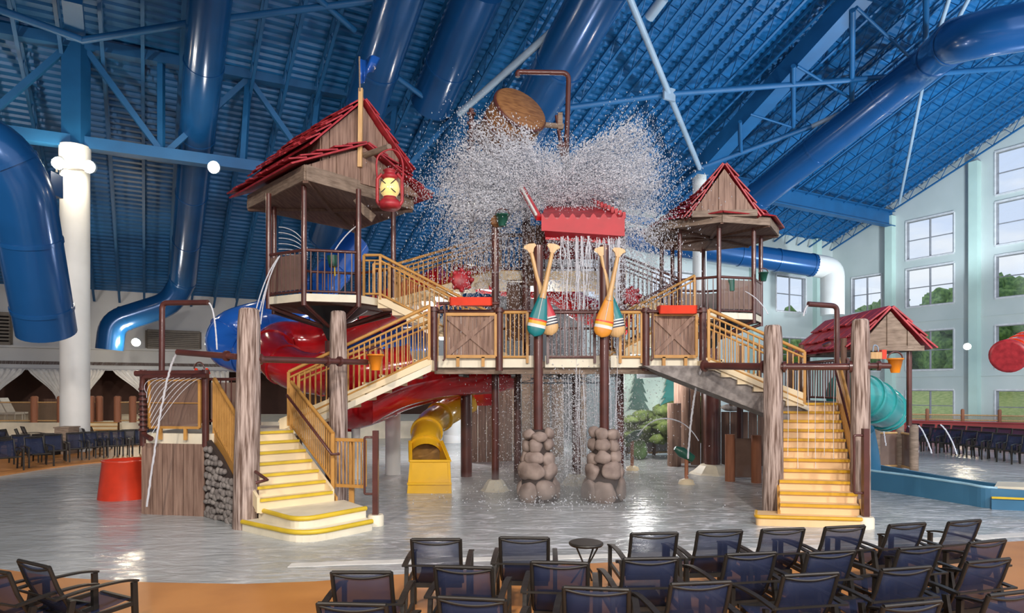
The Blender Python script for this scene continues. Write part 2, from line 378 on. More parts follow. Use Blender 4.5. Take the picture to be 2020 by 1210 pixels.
# upper frame line (top left) and long pale diagonals
for a, b, r, m in (((160, 80), (380, 45), .13, 'steel'), ((380, 45), (790, -5), .13, 'steel'), ((-40, 5), (160, 78), .14, 'steel'), ((620, -10), (700, 60), .12, 'steel'),
                   ((905, 225), (1165, -5), .16, 'steel_pale'), ((780, 150), (885, 228), .12, 'steel'), ((1240, -8), (1320, 186), .15, 'steel_pale'), ((1320, 186), (1380, 332), .15, 'steel_pale'),
                   ((1080, 218), (1320, 186), .15, 'steel'), ((1320, 186), (1825, 146), .15, 'steel'), ((1825, 146), (2080, 128), .15, 'steel'),
                   ((1380, 332), (1600, 250), .15, 'steel'), ((1600, 250), (1825, 148), .13, 'steel_pale'), ((1825, 140), (2060, 42), .13, 'steel_pale'), ((1838, 140), (2060, 55), .13, 'steel'),
                   ((1825, 146), (1875, -10), .10, 'steel_pale'), ((1832, 146), (1915, -10), .10, 'steel_pale'), ((1825, 146), (1774, 402), .09, 'steel_pale'),
                   ((1682, 20), (1680, 225), .13, 'steel'), ((1565, 130), (1565, 250), .12, 'steel'), ((1827, -10), (1826, 140), .13, 'steel'), ((1460, 240), (1462, 300), .1, 'steel'), ((1690, 15), (1792, 110), .07, 'steel'), ((1572, 130), (1680, 195), .07, 'steel'),
                   ((1480, 225), (1560, 250), .06, 'steel'), ((1280, 35), (1310, -5), .22, 'steel_pale'), ((1380, 335), (1300, 400), .13, 'steel')):
    strut(roofpt(*a, .93), roofpt(*b, .93), r, m)
g = roofpt(1825, 143, .925); MB().box(g, (.9, .12, .9), rz=math.atan2(V.y, V.x)).build('gusset_plate', 'steel_pale', ceil)
g = roofpt(1320, 186, .925); MB().box(g, (.7, .12, .6), rz=math.atan2(V.y, V.x)).build('gusset_plate', 'steel_pale', ceil)

# walls
def wall_poly(name, pts, vec, m='white'):
    return MB().prism(pts, vec).build(name, m, kind='structure')
def wall_holes(name, fn, s0, s1, holes, ztop, th, m, nrm):
    """fn(s,z)->point; holes = (sa, sb, za, zb); strips between"""
    xs = sorted({s0, s1, *[h[0] for h in holes], *[h[1] for h in holes]})
    mb = MB()
    for a, b in zip(xs, xs[1:]):
        hs = sorted([(h[2], h[3]) for h in holes if h[0] <= a+1e-6 and h[1] >= b-1e-6]); z = -.05
        for za, zb in hs:
            if za > z: mb.prism([fn(a, z), fn(b, z), fn(b, za), fn(a, za)], nrm*th)
            z = zb
        mb.prism([fn(a, z), fn(b, z), fn(b, ztop(b)), fn(a, ztop(a))], nrm*th)
    return mb.build(name, m, kind='structure')
corner = UV(UE, VR)
fr = lambda s, z: corner - U*s + Vector((0, 0, z))
rows = [(11.95, 14.75), (8.45, 11.2), (3.8, 6.6), (.12, 2.3)]
cols = [(6.02, 9.28, rows), (11.9, 15.2, [(15.3, 18.1)]+rows), (17.9, 21.2, [(15.3, 18.1)]+rows), (23.9, 27.2, [(15.3, 18.1)]+rows), (1.71, 4.1, [rows[1], rows[2], rows[3]])]
cols += [(a, a+3.3, [(15.3, 18.1)]+rows) for a in (29.9, 35.9, 41.9)]
holes = [(a, b, z0, z1) for a, b, rr in cols for z0, z1 in rr]
wall_holes('wall_right', fr, 0, 46, holes, lambda s: roofz(UE-s)+.07, .35, 'wallr', V)
wn_i = 0
def window(fnp, a, b, z0, z1, inw, mull=2, trans=1):
    global wn_i; wn_i += 1
    mb = MB(); w = .09
    for p, q in (((a, z0), (b, z0)), ((a, z1), (b, z1)), ((a, z0), (a, z1)), ((b, z0), (b, z1))): mb.bar(fnp(*p), fnp(*q), .2, .12)
    for k in range(1, mull): mb.bar(fnp(lerp(a, b, k/mull), z0), fnp(lerp(a, b, k/mull), z1), .1, .09)
    for k in range(1, trans+1): mb.bar(fnp(a, lerp(z0, z1, k/(trans+1))), fnp(b, lerp(z0, z1, k/(trans+1))), .08, .06)
    f = mb.build('window_%d' % wn_i, 'frame', kind='structure')
    MB().prism([fnp(a, z0)+inw*.02, fnp(b, z0)+inw*.02, fnp(b, z1)+inw*.02, fnp(a, z1)+inw*.02], inw*.012).build('glass_pane', 'glass', f)
    mb = MB(); q = .09                                            # white reveal trim on the room side
    for p, r_ in (((a-q/2, z0-q/2), (b+q/2, z0-q/2)), ((a-q/2, z1+q/2), (b+q/2, z1+q/2)), ((a-q/2, z0), (a-q/2, z1)), ((b+q/2, z0), (b+q/2, z1))):
        mb.bar(fnp(*p)-inw*.17, fnp(*r_)-inw*.17, .09, .12)
    mb.build('window_frame', 'wframe', f)
for a, b, rr in cols:
    for z0, z1 in rr: window(lambda s, z: fr(s, z)+V*.15, a, b, z0, z1, V)
# back right wall (eave side) with windows
fb = lambda s, z: corner - V*s + Vector((0, 0, z))
bh = [(3.4, 6.8, 8.45, 11.2), (3.4, 6.8, 3.8, 6.4), (3.4, 6.8, .12, 2.3), (14.8, 19.2, 8.3, 10.6), (21.5, 24.5, 8.3, 10.6)]
wall_holes('wall_back', fb, 0, VR-VS, bh, lambda s: roofz(UE)+.07, .35, 'wallr', U)
for h in bh: window(lambda s, z: fb(s, z)+U*.15, *h, U)
# return wall at the step, left eave wall
wall_poly('wall_return', [UV(UE, VS, -.05), UV(UL, VS, -.05), UV(UL, VS, roofz(UL)), UV(UE, VS, roofz(UE))], V*.35, 'white')
# pilasters on the gable wall
ti = 2
def trim(mb, m):
    global ti; mb.build('trim_%d' % ti, m, kind='structure'); ti += 1
for s in (4.95, 10.75, 16.6, 22.6):
    p = fr(s, 0)-V*.25; zt = roofz(UE-s)-1.0
    trim(MB().box(p+Vector((0, 0, zt/2)), (.5, .55, zt), rz=math.atan2(V.y, V.x)), 'pil')
mb = MB(); mb.bar(fr(0, 3.3)-V*.03, fr(30, 3.3)-V*.03, .06, .05); trim(mb, 'wallr')
mb = MB(); mb.bar(fr(0, 7.3)-V*.03, fr(30, 7.3)-V*.03, .06, .05); trim(mb, 'wallr')
for s in (2.2, 9.5):
    mb = MB(); mb.box(fb(s, roofz(UE)/2)-U*.2, (.6, .4, roofz(UE)), rz=math.atan2(V.y, V.x)); trim(mb, 'pil')
# left eave wall: opening row of the cabanas below, white wall above
flw = lambda s, z: UV(UL, s, z)
def sv(px):                                                        # V position on the left wall seen at column px
    r = Vector(((px-1010)/FPX, 1, 0)); d = UL/r.dot(U); return (r*d).dot(V)
zt_ = 3.62
wall_poly('wall_left', [flw(-52, zt_), flw(VS, zt_), flw(VS, roofz(UL)), flw(-52, roofz(UL))], U*.4, 'white')
mb = MB(); mb.bar(flw(-52, 4.95)-U*.1, flw(VS, 4.95)-U*.1, .2, .12); trim(mb, 'white')
mb = MB(); mb.bar(flw(-52, zt_)-U*.05, flw(VS, zt_)-U*.05, .5, .12); trim(mb, 'frame')
# back of the cabanas
wall_poly('wall_cabana', [UV(UL+4, -52, 0), UV(UL+4, VS, 0), UV(UL+4, VS, 4.2), UV(UL+4, -52, 4.2)], U*.2, 'maroonroom')
mb = MB(); mb.prism([UV(UL, -52, 3.9), UV(UL, VS, 3.9), UV(UL+4, VS, 3.9), UV(UL+4, -52, 3.9)], (0, 0, .2)); trim(mb, 'maroonroom')
# hall wall on the far left side closing the room out of view
wall_poly('wall_side', [UV(6, -52, 0), UV(UL, -52, 0), UV(UL, -52, roofz(UL)), UV(6, -52, roofz(6))], V*-.3, 'white')

# unseen walls added to block rear light and darken the left roof
wall_poly('wall_light_block', [UV(-10, -52, 0), UV(-10, -3, 0), UV(-10, -3, 32), UV(-10, -52, 32)], U*-.3, 'steel')
wall_poly('wall_side', [UV(-10, -52, 0), UV(6, -52, 0), UV(6, -52, 26), UV(-10, -52, 32)], V*-.3, 'white')

# ================================================================== HALL: ducts, columns, lamps, view outside
def curve(pts, k=6):                                               # Catmull-Rom through pts
    pts = [Vector(p) for p in pts]; q = [pts[0]*2-pts[1]]+pts+[pts[-1]*2-pts[-2]]; o = []
    for i in range(1, len(q)-2):
        for j in range(k):
            t = j/k; a, b, c_, d = q[i-1], q[i], q[i+1], q[i+2]
            o.append(.5*((2*b)+(c_-a)*t+(2*a-5*b+4*c_-d)*t*t+(-a+3*b-3*c_+d)*t**3))
    o.append(q[-2]); return o
def bent(pts, r, k=6):                                             # straight runs with rounded elbows of radius r
    pts = [Vector(p) for p in pts]; o = [pts[0]]
    for i in range(1, len(pts)-1):
        a = (pts[i-1]-pts[i]); b = (pts[i+1]-pts[i]); q = min(r, a.length*.45, b.length*.45); a.normalize(); b.normalize()
        p0 = pts[i]+a*q; p1 = pts[i]+b*q
        for j in range(k+1):
            t = j/k; o.append(p0*(1-t)**2+pts[i]*2*t*(1-t)+p1*t*t)
    o.append(pts[-1]); return o
def duct(pts, r, label, seams=4.0, m='duct', elbow=2.0):
    pth = bent(pts, elbow); t = thing('air_duct', label, 'air duct', Vector((pth[-1].x, pth[-1].y, min(p.z for p in pth)-r)), 'round air ducts under the roof')
    mb = MB(); mb.tube(pth, r, 28); mb.build('duct_run', m, t)
    acc = 0; nxt = seams; k = 0
    for a, b in zip(pth, pth[1:]):
        L = (b-a).length
        while acc+L > nxt and k < 14:
            p = lerp(a, b, (nxt-acc)/L); d = (b-a).normalized()
            MB().tube([p-d*.06, p+d*.06], r*1.035, 28).build('seam_band', m, t); nxt += seams; k += 1
        acc += L
    return t
duct([roofpt(420, -60, .9), roofpt(362, 555, .9), P(335, 600, 38), P(222, 636, 37), P(216, 690, 37)], .70, 'long blue air duct dropping past the left lamp, then turning over the white wall', elbow=1.4)
duct([roofpt(800, -40, .9), roofpt(640, 470, .9)], .85, 'blue air duct passing behind the flag of the big cabin roof')
duct([roofpt(1196, -40, .9), roofpt(960, 385, .9)], 1.05, 'thick blue air duct running down behind the tipping bucket')
duct([roofpt(950, -30, .95), roofpt(850, 205, .95)], .95, 'dark blue duct between the cabin flag and the pale brace')
duct([P(-160, 262, 17.2), P(-10, 290, 17.6), P(40, 370, 18.2), P(92, 655, 20.2)], .80, 'fat blue duct with an elbow at the far left edge, mouth down', seams=2.1, elbow=1.6)
duct([P(2120, 36, 24), P(1890, 75, 25.5), roofpt(1840, 118, .88), roofpt(1490, 392, .88)], .86, 'blue duct on the right with an elbow behind the white gusset', elbow=2.2)
sb = MB(); sb.bar(roofpt(1700, -15, .95), roofpt(1385, 332, .95), .9, .9, up=V); sb.build('rafter', 'steel', ceil)
# rear duct along the right back wall, white down-turn
t = thing('air_duct', 'horizontal blue duct on the back wall ending in a white down pipe', 'air duct', P(1640, 640, 45.5), 'round air ducts under the roof')
bl = bent([P(1180, 462, 44), P(1606, 524, 46)], 1)
MB().tube(bl, .78, 28).build('duct_run', 'duct', t)
for px in (1300, 1380, 1455, 1530, 1600):
    a = lerp(bl[0], bl[-1], (px-1180)/426); d = (bl[-1]-bl[0]).normalized(); MB().tube([a-d*.06, a+d*.06], .82, 28).build('seam_band', 'duct', t)
MB().tube(bent([P(1606, 524, 46), P(1642, 530, 46), P(1642, 622, 46)], 1.0), .78, 24).build('white_elbow', 'column', t)

# small square duct boxes near the left elbow
tag(MB().box(P(92, 365, 22), (.7, .6, .75)).build('junction_box', 'duct'), 'small blue box hanging beside the fat duct on the left', 'box')
# white columns
def column(x, y, ztop, r, label):
    t = thing('column', label, 'column', (x, y, 0), 'white round columns')
    MB().lathe((x, y, 0), [(r, 0), (r, ztop)], 32).build('shaft', 'column', t)
    MB().lathe((x, y, ztop-.9), [(r*1.06, 0), (r*1.06, .9)], 32).build('collar', 'column', t)
    MB().lathe((x, y, 0), [(r*1.1, 0), (r*1.1, .3), (r, .36)], 32).build('plinth', 'column', t)
column(c1.x, 25.5, PZ(148, 25.5, 0).z+CH+(HZ-290)/FPX*25.5, .50, 'thick white round column at the left with two lamps near its top')
column(c2.x, 40.7, CH+(HZ-338)/FPX*40.7, .42, 'white round column seen behind the small tower posts')
column(PZ(893, 30, 0).x, 30, 6.0, .42, 'white round column under the deck behind the yellow slide')

# flood lamps
def flood(p, label, e=900, r=.17, face=(0, -1, -.2), seen=True, col=(1, .86, .62)):
    t = thing('flood_lamp', label, 'lamp', p, 'flood lamps')
    q = Vector(face).normalized()
    MB().lathe(p+q*-.35, [(r*.5, 0), (r*1.15, .2), (r*1.2, .33)], 16, axis=q).build('housing', 'steel_pale', t)
    MB().blob(p+q*.02, r, sub=2, amp=0).build('lens', 'lampm', t)
    lamp('POINT', 'lamp_light', p+q*.45, e, col, .15)
flood(P(114, 322, 24.9), 'left lamp of the pair on the white column top', 90, .2)
flood(P(175, 329, 24.9), 'right lamp of the pair on the white column top', 90, .2)
flood(P(421, 330, 26), 'single bright lamp hanging in front of the long blue duct', 90, .2)
flood(P(268, 676, 37), 'lamp on the white wall under the left duct', 220, .2, (.2, -1, -.4))
flood(P(931, 404, 31), 'small lamp glowing through the falling water', 60, .16)
flood(P(1300, 460, 30), 'lamp shining beside the left edge of the small tower roof', 80, .17)
flood(P(1908, 684, 40), 'wall lamp between the tall right windows', 120, .17, (-.6, -.8, 0))
flood(P(12, 262, 26), 'lamp at the left edge above the fat duct elbow', 40, .12)
tag(MB().bar(P(112, 340, 24.9), P(112, 330, 24.9), .05).bar(P(114, 330, 24.95), P(175, 337, 24.95), .06).build('lamp_bracket', 'dark'), 'cross bar holding the pair of lamps on the column', 'bracket')
# louvred vents on the left wall
def louvre(px0, px1, z0, z1, label):
    a, b = sv(px0), sv(px1); t = thing('louvre_vent', label, 'vent', UV(UL-.1, (a+b)/2, z0), 'louvred vents on the white wall')
    mb = MB()
    for p, q in (((a, z0), (b, z0)), ((a, z1), (b, z1)), ((a, z0), (a, z1)), ((b, z0), (b, z1))): mb.bar(UV(UL-.12, *p), UV(UL-.12, *q), .14, .14)
    mb.build('frame', 'louv', t)
    n = 9; m2 = MB()
    for k in range(n):
        z = lerp(z0, z1, (k+.5)/n); m2.bar(UV(UL-.1, a, z), UV(UL-.1, b, z), .16, .10)
    m2.build('slats', 'louv', t)
    MB().prism([UV(UL-.03, a, z0), UV(UL-.03, b, z0), UV(UL-.03, b, z1), UV(UL-.03, a, z1)], U*.02).build('backing', 'black', t)
louvre(290, 394, 4.95+.12, 6.2, 'wide bronze louvre in the white wall behind the pipe shower')
louvre(-90, 22, 5.05, 6.9, 'bronze louvre cut off by the left edge of the photo')

# outside: grassy bank with trees
bank = MB(); nx, ny = 26, 14
def bk(s, e): 
    z = -.3+(e/4)**1.05*.55*(1+.25*mnoise.noise(Vector((s*.1, e*.1, 2))))
    return corner - U*s + V*(e+1.5) + Vector((0, 0, max(z, -.3) if e > 0 else -.3))
vs = []; fs = []
for i in range(nx):
    for j in range(ny): vs.append(bk(-46+i*5, j*3.2))
for i in range(nx-1):
    for j in range(ny-1): fs.append((i*ny+j, (i+1)*ny+j, (i+1)*ny+j+1, i*ny+j+1))
bank.add(vs, fs, True); tag(bank.build('grass_bank', 'grass'), 'sunlit grassy bank seen through the tall right windows', 'bank', kind='stuff')
rt = random.Random(3)
places = ['behind the two nearest window columns', 'beyond the corner windows', 'on the bank outside the hall']
for k in range(17):
    s = -30+k*4.6+rt.uniform(-1, 1); e = rt.uniform(19, 27); p = bk(s, e); h = rt.uniform(7.0, 9.5)
    t = thing('bank_tree', '%s green tree from the right in the row on the bank outside' % ('first second third fourth fifth sixth seventh eighth ninth tenth eleventh twelfth thirteenth fourteenth fifteenth sixteenth seventeenth'.split()[k]), 'tree', p, 'trees on the bank outside')
    MB().tube([p+Vector((0, 0, -.2)), p+Vector((.1, 0, h*.5)), p+Vector((0, .1, h*.8))], [.25, .18, .1], 7).build('trunk', 'bark', t)
    mb = MB()
    for q in range(22):
        a = rt.uniform(0, 6.28); rr = rt.uniform(0, 2.8); mb.blob(p+Vector((rr*math.cos(a), rr*math.sin(a), h*rt.uniform(.2, 1.0))), rt.uniform(1.2, 2.2), seed=rt.random()*50, amp=.3, freq=2.2, sub=3)
    mb.build('foliage', 'leaf', t)

# ------------------------------------------------------------------ far left terrace, curtains, stairs
td = 31.0
mb = MB(); mb.prism([PZ(-260, td, 0), PZ(176, td, 0), PZ(176, 40, 0), PZ(-260, 43, 0)], (0, 0, .85)); 
t = thing('terrace', 'raised cream terrace in front of the curtained cabanas', 'terrace', PZ(60, td, 0)); mb.build('retaining_wall', 'cream2', t)
mb = MB(); mb.prism([PZ(236, 31, 0), PZ(1000, 33, 0), PZ(1000, 41, 0), PZ(236, 41, 0)], (0, 0, .85)); mb.build('retaining_wall', 'cream2', t)
t = thing('terrace_steps', 'cream steps up to the terrace between timber posts', 'steps', PZ(206, 29.5, 0))
for k in range(6):
    MB().prism([PZ(176, 28.6+k*.4, 0), PZ(232-(5-k)*1, 28.6+k*.4, 0), PZ(232, 32.4, 0), PZ(176, 32.4, 0)], (0, 0, .145*(k+1))).build('step', 'cream', t)
    mb = MB(); mb.bar(PZ(176, 28.6+k*.4, .145*(k+1)), PZ(232-(5-k), 28.6+k*.4, .145*(k+1)), .05, .04); mb.build('nosing', 'gold', t)
def netfence(pts, z0, label, h=.95, m='net', post='redpost', pr=.16, cat='fence', name='rope_fence', group='rope net fences'):
    t = thing(name, label, cat, Vector((pts[0].x, pts[0].y, z0)), group)
    for p in pts:
        MB().lathe((p.x, p.y, z0), [(pr, 0), (pr, h+.25), (pr*.6, h+.3)], 10).build('post', post, t)
    for a, b in zip(pts, pts[1:]):
        mb = MB(); az = Vector((a.x, a.y, z0)); bz = Vector((b.x, b.y, z0))
        mb.tube([az+Vector((0, 0, h)), bz+Vector((0, 0, h))], .035, 6); mb.build('rope', 'tan', t); MB().tube([az+Vector((0, 0, .08)), bz+Vector((0, 0, .08))], .035, 6).build('rope', 'tan', t)
        MB().prism([az+Vector((0, 0, .1)), bz+Vector((0, 0, .1)), bz+Vector((0, 0, h)), az+Vector((0, 0, h))], (0, .01, 0)).build('net', m, t)
    return t
netfence([PZ(-60, td+.2, 0), PZ(68, td+.2, 0), PZ(120, td+.2, 0), PZ(178, td+.2, 0)], .85, 'rope net fence on the cream terrace left of the white column')
netfence([PZ(232, 31.3, 0), PZ(262, 31.3, 0), PZ(340, 31.6, 0), PZ(420, 31.8, 0)], .85, 'rope net fence on the terrace right of the cream steps')
netfence([PZ(180, 31.8, 0), PZ(196, 31.8, 0)], .85, 'short rope fence at the head of the cream steps')
tag(MB().box(PZ(90, td+.9, 1.4), (1.6, .1, 1.1)).build('notice_panel', 'plankd'), 'dark wooden panel fixed inside the terrace fence left of the column', 'panel')
def curtain(px0, px1, side, label):
    """a curtain hung from px0..px1 and tied back toward side (-1 left, 1 right)"""
    mb = MB(); a, b = sv(px0), sv(px1); n = 28; rows_ = 10; vs = []
    for j in range(rows_+1):
        f = j/rows_; z = lerp(zt_, .9, f); k = math.sin(min(f/.72, 1)*math.pi/2)**1.4*.9
        for i in range(n+1):
            w = i/n; hold = b if side > 0 else a; vv = lerp(lerp(a, b, w), hold, k*(1-abs(w if side > 0 else 1-w)*.0)) if False else lerp(lerp(a, b, w), hold, k*.86)
            vs.append(UV(UL-.35+.09*math.sin(i*1.5), vv, z))
    fs = [(j*(n+1)+i, j*(n+1)+i+1, (j+1)*(n+1)+i+1, (j+1)*(n+1)+i) for j in range(rows_) for i in range(n)]
    mb.add(vs, fs, True); o = mb.build('curtain', 'curtain'); sm = o.modifiers.new('thick', 'SOLIDIFY'); sm.thickness = .02
    tag(o, label, 'curtain', 'white curtains of the cabanas')
for px0, px1, sd, lb in ((-30, 52, -1, 'white curtain gathered to the left at the photo edge'), (56, 130, 1, 'white curtain tied back just left of the white column'),
                         (160, 208, -1, 'white curtain swept left, just right of the white column'), (222, 300, 1, 'white curtain swept right above the rope fence'),
                         (-130, -40, 1, 'white curtain at the far left opening'), (300, 372, -1, 'white curtain behind the brown shower pipes'), (376, 450, 1, 'white curtain seen beside the grey log posts')):
    curtain(px0, px1, sd, lb)
# furniture far left
tag(MB().box(PZ(97, 24.3, .4), (.85, .6, .8)).build('waste_bin', 'black'), 'black square bin in front of the cream terrace', 'bin')
t = thing('planter_box', 'grey brown timber planter box beside the white column base', 'planter', PZ(132, 24.6, 0))
MB().box(PZ(132, 24.6, .5), (.52, .6, 1.0)).build('planks', 'plankg', t); MB().box(PZ(132, 24.6, 1.02), (.58, .66, .05)).build('rim', 'plankg', t)
# right side of the hall: red wall, rope posts, wooden corral
t = thing('red_wall', 'low red wall behind the lounge chairs on the right', 'wall', PZ(1900, 31, 0))
a = Vector((PZ(1762, 34, 0).x, 34, 0)); b = Vector((PZ(2300, 29, 0).x, 29, 0))
mb = MB(); mb.prism([a, b, b+Vector((0, .3, 0)), a+Vector((0, .3, 0))], (0, 0, .78)); mb.build('wall_face', 'redwall', t)
mb = MB(); mb.bar(a+Vector((0, .1, .80)), b+Vector((0, .1, .80)), .4, .06); mb.build('coping', 'redwall', t)
fp = [lerp(a, b, k/7) for k in range(8)]
netfence(fp, .82, 'low rope rail with short posts on top of the red wall', h=.32, pr=.08, m='net')

lamp('POINT', 'added_deck_fill', (4.2, 21.3, 2.7), 170, (1, .97, .93), .3); lamp('POINT', 'added_deck_fill', (-2.6, 23.5, 3.2), 380, (1, .95, .9), .3); lamp('POINT', 'added_deck_fill', (1.0, 27, 3.2), 450, (.95, .98, 1), .3)  # added point fills brightening the under-deck background, no fixtures

# ================================================================== PLAY STRUCTURE
def railing(parent, pts, h=1.0, m='gold', sp=.13, mid=False, r=.028, ends=True, screen=None, z0=.09, low=True):
    """pts: base points; one rail part with its baluster row as sub-part"""
    mb = MB(); up = Vector((0, 0, 1)); pts = [Vector(p) for p in pts]
    mb.tube([p+up*h for p in pts], r*1.35, 8)
    if low: mb.tube([p+up*z0 for p in pts], r, 8)
    if mid: mb.tube([p+up*(h-.13) for p in pts], r*.9, 8)
    if ends:
        for p in pts: mb.bar(p-up*.05, p+up*h, r*2.1, r*2.1)
    o = mb.build('railing', m, parent)
    b = MB()
    for a, c_ in zip(pts, pts[1:]):
        L = Vector((c_.x-a.x, c_.y-a.y)).length; n = max(2, int(L/sp))
        for k in range(1, n):
            p = lerp(a, c_, k/n); b.bar(p+up*z0, p+up*(h-(.13 if mid else 0)), .024, .024)
        if screen: 
            pass
    b.build('balusters', m, o)
    if screen:
        for a, c_ in zip(pts, pts[1:]):
            MB().prism([a+up*.14, c_+up*.14, c_+up*(h-.08), a+up*(h-.08)], (0, .012, 0)).build('mesh_infill', screen, o)
    return o
def stairs(name, label, p0, dirn, e, width, n, rise, run, z0, loc=None, group=None, body='cream', solid=True, soffit=None, nose='yel', sides=('gold', 'gold'), railh=.95, first=0):
    """n steps; p0 = left foot of first riser (2D), dirn up direction, e along the treads"""
    p0 = Vector((p0[0], p0[1], 0)); dn = Vector((dirn[0], dirn[1], 0)).normalized(); ev = Vector((e[0], e[1], 0)).normalized()
    t = thing(name, label, 'stairs', loc or p0+ev*width/2+Vector((0, 0, z0 if z0 < .5 else z0)), group)
    up = Vector((0, 0, 1))
    for k in range(n):
        a = p0+dn*run*k; z = z0+rise*(k+1); th = (rise*1.0+.06)
        zb = z-th
        MB().prism([a+up*zb, a+ev*width+up*zb, a+ev*width+dn*(run+.02)+up*zb, a+dn*(run+.02)+up*zb], up*th).build('step', body, t)
        mb = MB(); mb.bar(a+up*(z-.008)-dn*.006+ev*0, a+ev*width+up*(z-.008)-dn*.006, .07, .05); mb.build('nosing', nose, t)
    for s_, o_ in ((0, -1), (width, 1)):
        a = p0+ev*s_+up*z0; b = p0+ev*s_+dn*run*n+up*(z0+rise*n)
        w = ev*(.05*o_)
        MB().prism([a-up*.05, b-up*.10, b+up*.05, a+up*.22], w).build('stringer', soffit or body, t)
    if sides[0]: railing(t, [p0+up*(z0+rise*.8), p0+dn*run*n+up*(z0+rise*n)], railh, sides[0], mid=True)
    if sides[1]: railing(t, [p0+ev*width+up*(z0+rise*.8), p0+ev*width+dn*run*n+up*(z0+rise*n)], railh, sides[1], mid=True)
    return t
def post(p, z0, z1, r=.07, m='pipe', label=None, cat='post', name='support_post', base=None, group='brown steel posts'):
    if base:
        t = thing(name, label, cat, (p[0], p[1], z0), group)
        MB().lathe((p[0], p[1], z0), [(r, 0), (r, z1-z0)], 14).build('shaft', m, t)
        MB().lathe((p[0], p[1], z0), [(base*1.15, 0), (base, .04), (base*.62, .24), (base*.5, .27)], 8, smooth=False).build('footing', 'cream2', t)
        return t
    o = MB().lathe((p[0], p[1], z0), [(r, 0), (r, z1-z0)], 14).build(name, m)
    return tag(o, label, cat, group)
up = Vector((0, 0, 1))

# ---- left entrance: box platform
boxp = [Vector((-7.30, 13.05, 0)), Vector((-5.95, 12.80, 0)), Vector((-4.75, 13.95, 0)), Vector((-5.0, 15.6, 0)), Vector((-7.3, 15.9, 0))]
ZL = 1.60
t = thing('entry_platform', 'plank clad entrance platform left of the front stairs', 'platform', (-6.2, 14, 0))
mb = MB(); mb.prism([p+up*(ZL-.2) for p in boxp], up*.2); mb.build('deck_slab', 'cream2', t)
def boards(a, b, z0, z1, m, parent, name='cladding', w=.24, th=.04, ztop=None):
    """vertical boards from a to b; ztop(f) may shape the top"""
    mb = MB(); L = (b-a).length; n = max(1, round(L/w)); d = (b-a)/n; nrm = Vector((d.y, -d.x, 0)).normalized()
    for k in range(n):
        q0 = a+d*(k+.035); q1 = a+d*(k+.965)
        t0 = ztop(k/n) if ztop else z1; t1 = ztop((k+1)/n) if ztop else z1
        o_ = nrm*(th*(.8+.4*((k*7) % 3)/3))
        mb.prism([Vector((q0.x, q0.y, z0)), Vector((q1.x, q1.y, z0)), Vector((q1.x, q1.y, t1)), Vector((q0.x, q0.y, t0))], o_)
    return mb.build(name, m, parent)
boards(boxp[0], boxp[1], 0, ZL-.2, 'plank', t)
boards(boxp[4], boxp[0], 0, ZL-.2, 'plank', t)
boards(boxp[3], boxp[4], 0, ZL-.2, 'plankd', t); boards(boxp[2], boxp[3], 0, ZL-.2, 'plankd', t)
# brown frame and screened front
for p in (boxp[0], boxp[1]): MB().tube([p+up*(ZL-.25), p+up*(ZL+1.25)], .065, 12).build('frame_post', 'pipe', t)
MB().tube([boxp[0]+Vector((-.15, 0, ZL+1.18)), boxp[1]+up*(ZL+1.18)], .06, 10).build('frame_rail', 'pipe', t)
fr0, fr1 = lerp(boxp[0], boxp[1], .13), lerp(boxp[0], boxp[1], .93)
pn = MB(); 
for a, b in (((0, .12), (1, .12)), ((0, 1.05), (1, 1.05)), ((0, .12), (0, 1.05)), ((1, .12), (1, 1.05)), ((.0, .6), (1, .6))):
    pn.bar(lerp(fr0, fr1, a[0])+up*(ZL+a[1])-Vector((0, .06, 0)), lerp(fr0, fr1, b[0])+up*(ZL+b[1])-Vector((0, .06, 0)), .05, .05 if a[1] != .6 else .015)
for k in (.22, .72): pn.box(lerp(fr0, fr1, k)+up*(ZL+.0)-Vector((0, .06, 0)), (.06, .05, .24))
f_ = pn.build('screen_panel', 'gold', t)
MB().prism([fr0+up*(ZL+.13)-Vector((0, .06, 0)), fr1+up*(ZL+.13)-Vector((0, .06, 0)), fr1+up*(ZL+1.04)-Vector((0, .06, 0)), fr0+up*(ZL+1.04)-Vector((0, .06, 0))], (0, .012, 0)).build('mesh_infill', 'screen', f_)
railing(t, [boxp[0]+up*ZL, boxp[4]+up*ZL], 1.1, 'pipe'); railing(t, [boxp[4]+up*ZL, lerp(boxp[4], boxp[3], .55)+up*ZL], 1.1, 'pipe', screen='screen')
# ---- left front stairs
dn = Vector((-.67, .74, 0)).normalized(); ev = Vector((.74, .67, 0)).normalized(); q0 = Vector((-4.40, 11.50, 0))
st = stairs('front_stairs', 'cream stairs with yellow nosings between the two left log posts', (q0.x, q0.y), dn, ev, 1.36, 7, .177, .29, .36, loc=(-3.7, 11.6, 0), sides=(None, None))
def rounded(poly_, z, h, name, m, parent, nose=None):
    MB().prism([p+up*z for p in poly_], up*h).build(name, m, parent)
    if nose: 
        mb = MB(); mb.tube([p+up*(z+h-.02) for p in nose], .042, 8); mb.build('nosing', 'yel', parent)
def rc(p, a, b, r, k=7):                                           # rounded corner at p between a and b
    da = (a-p).normalized(); db = (b-p).normalized(); s_, e_ = p+da*r, p+db*r
    return [s_*(1-i/k)**2+p*2*(i/k)*(1-i/k)+e_*(i/k)**2 for i in range(k+1)]
F = lambda x, y: Vector((x, y, 0))
A_, B_, Cc, D_ = F(*(G(478, 1048).xy)), F(*(G(600, 1076).xy)), F(*(G(734, 1047).xy)), F(-3.1, 12.5)
c_ = rc(B_, A_, Cc, .55); rounded([A_]+c_+[Cc, D_, F(-4.45, 11.75)], 0, .18, 'base_step', 'cream2', st, [A_]+c_+[Cc])
def Gz(px, py, z): d = (CH-z)*FPX/(py-HZ); return F((px-1010)/FPX*d, d)
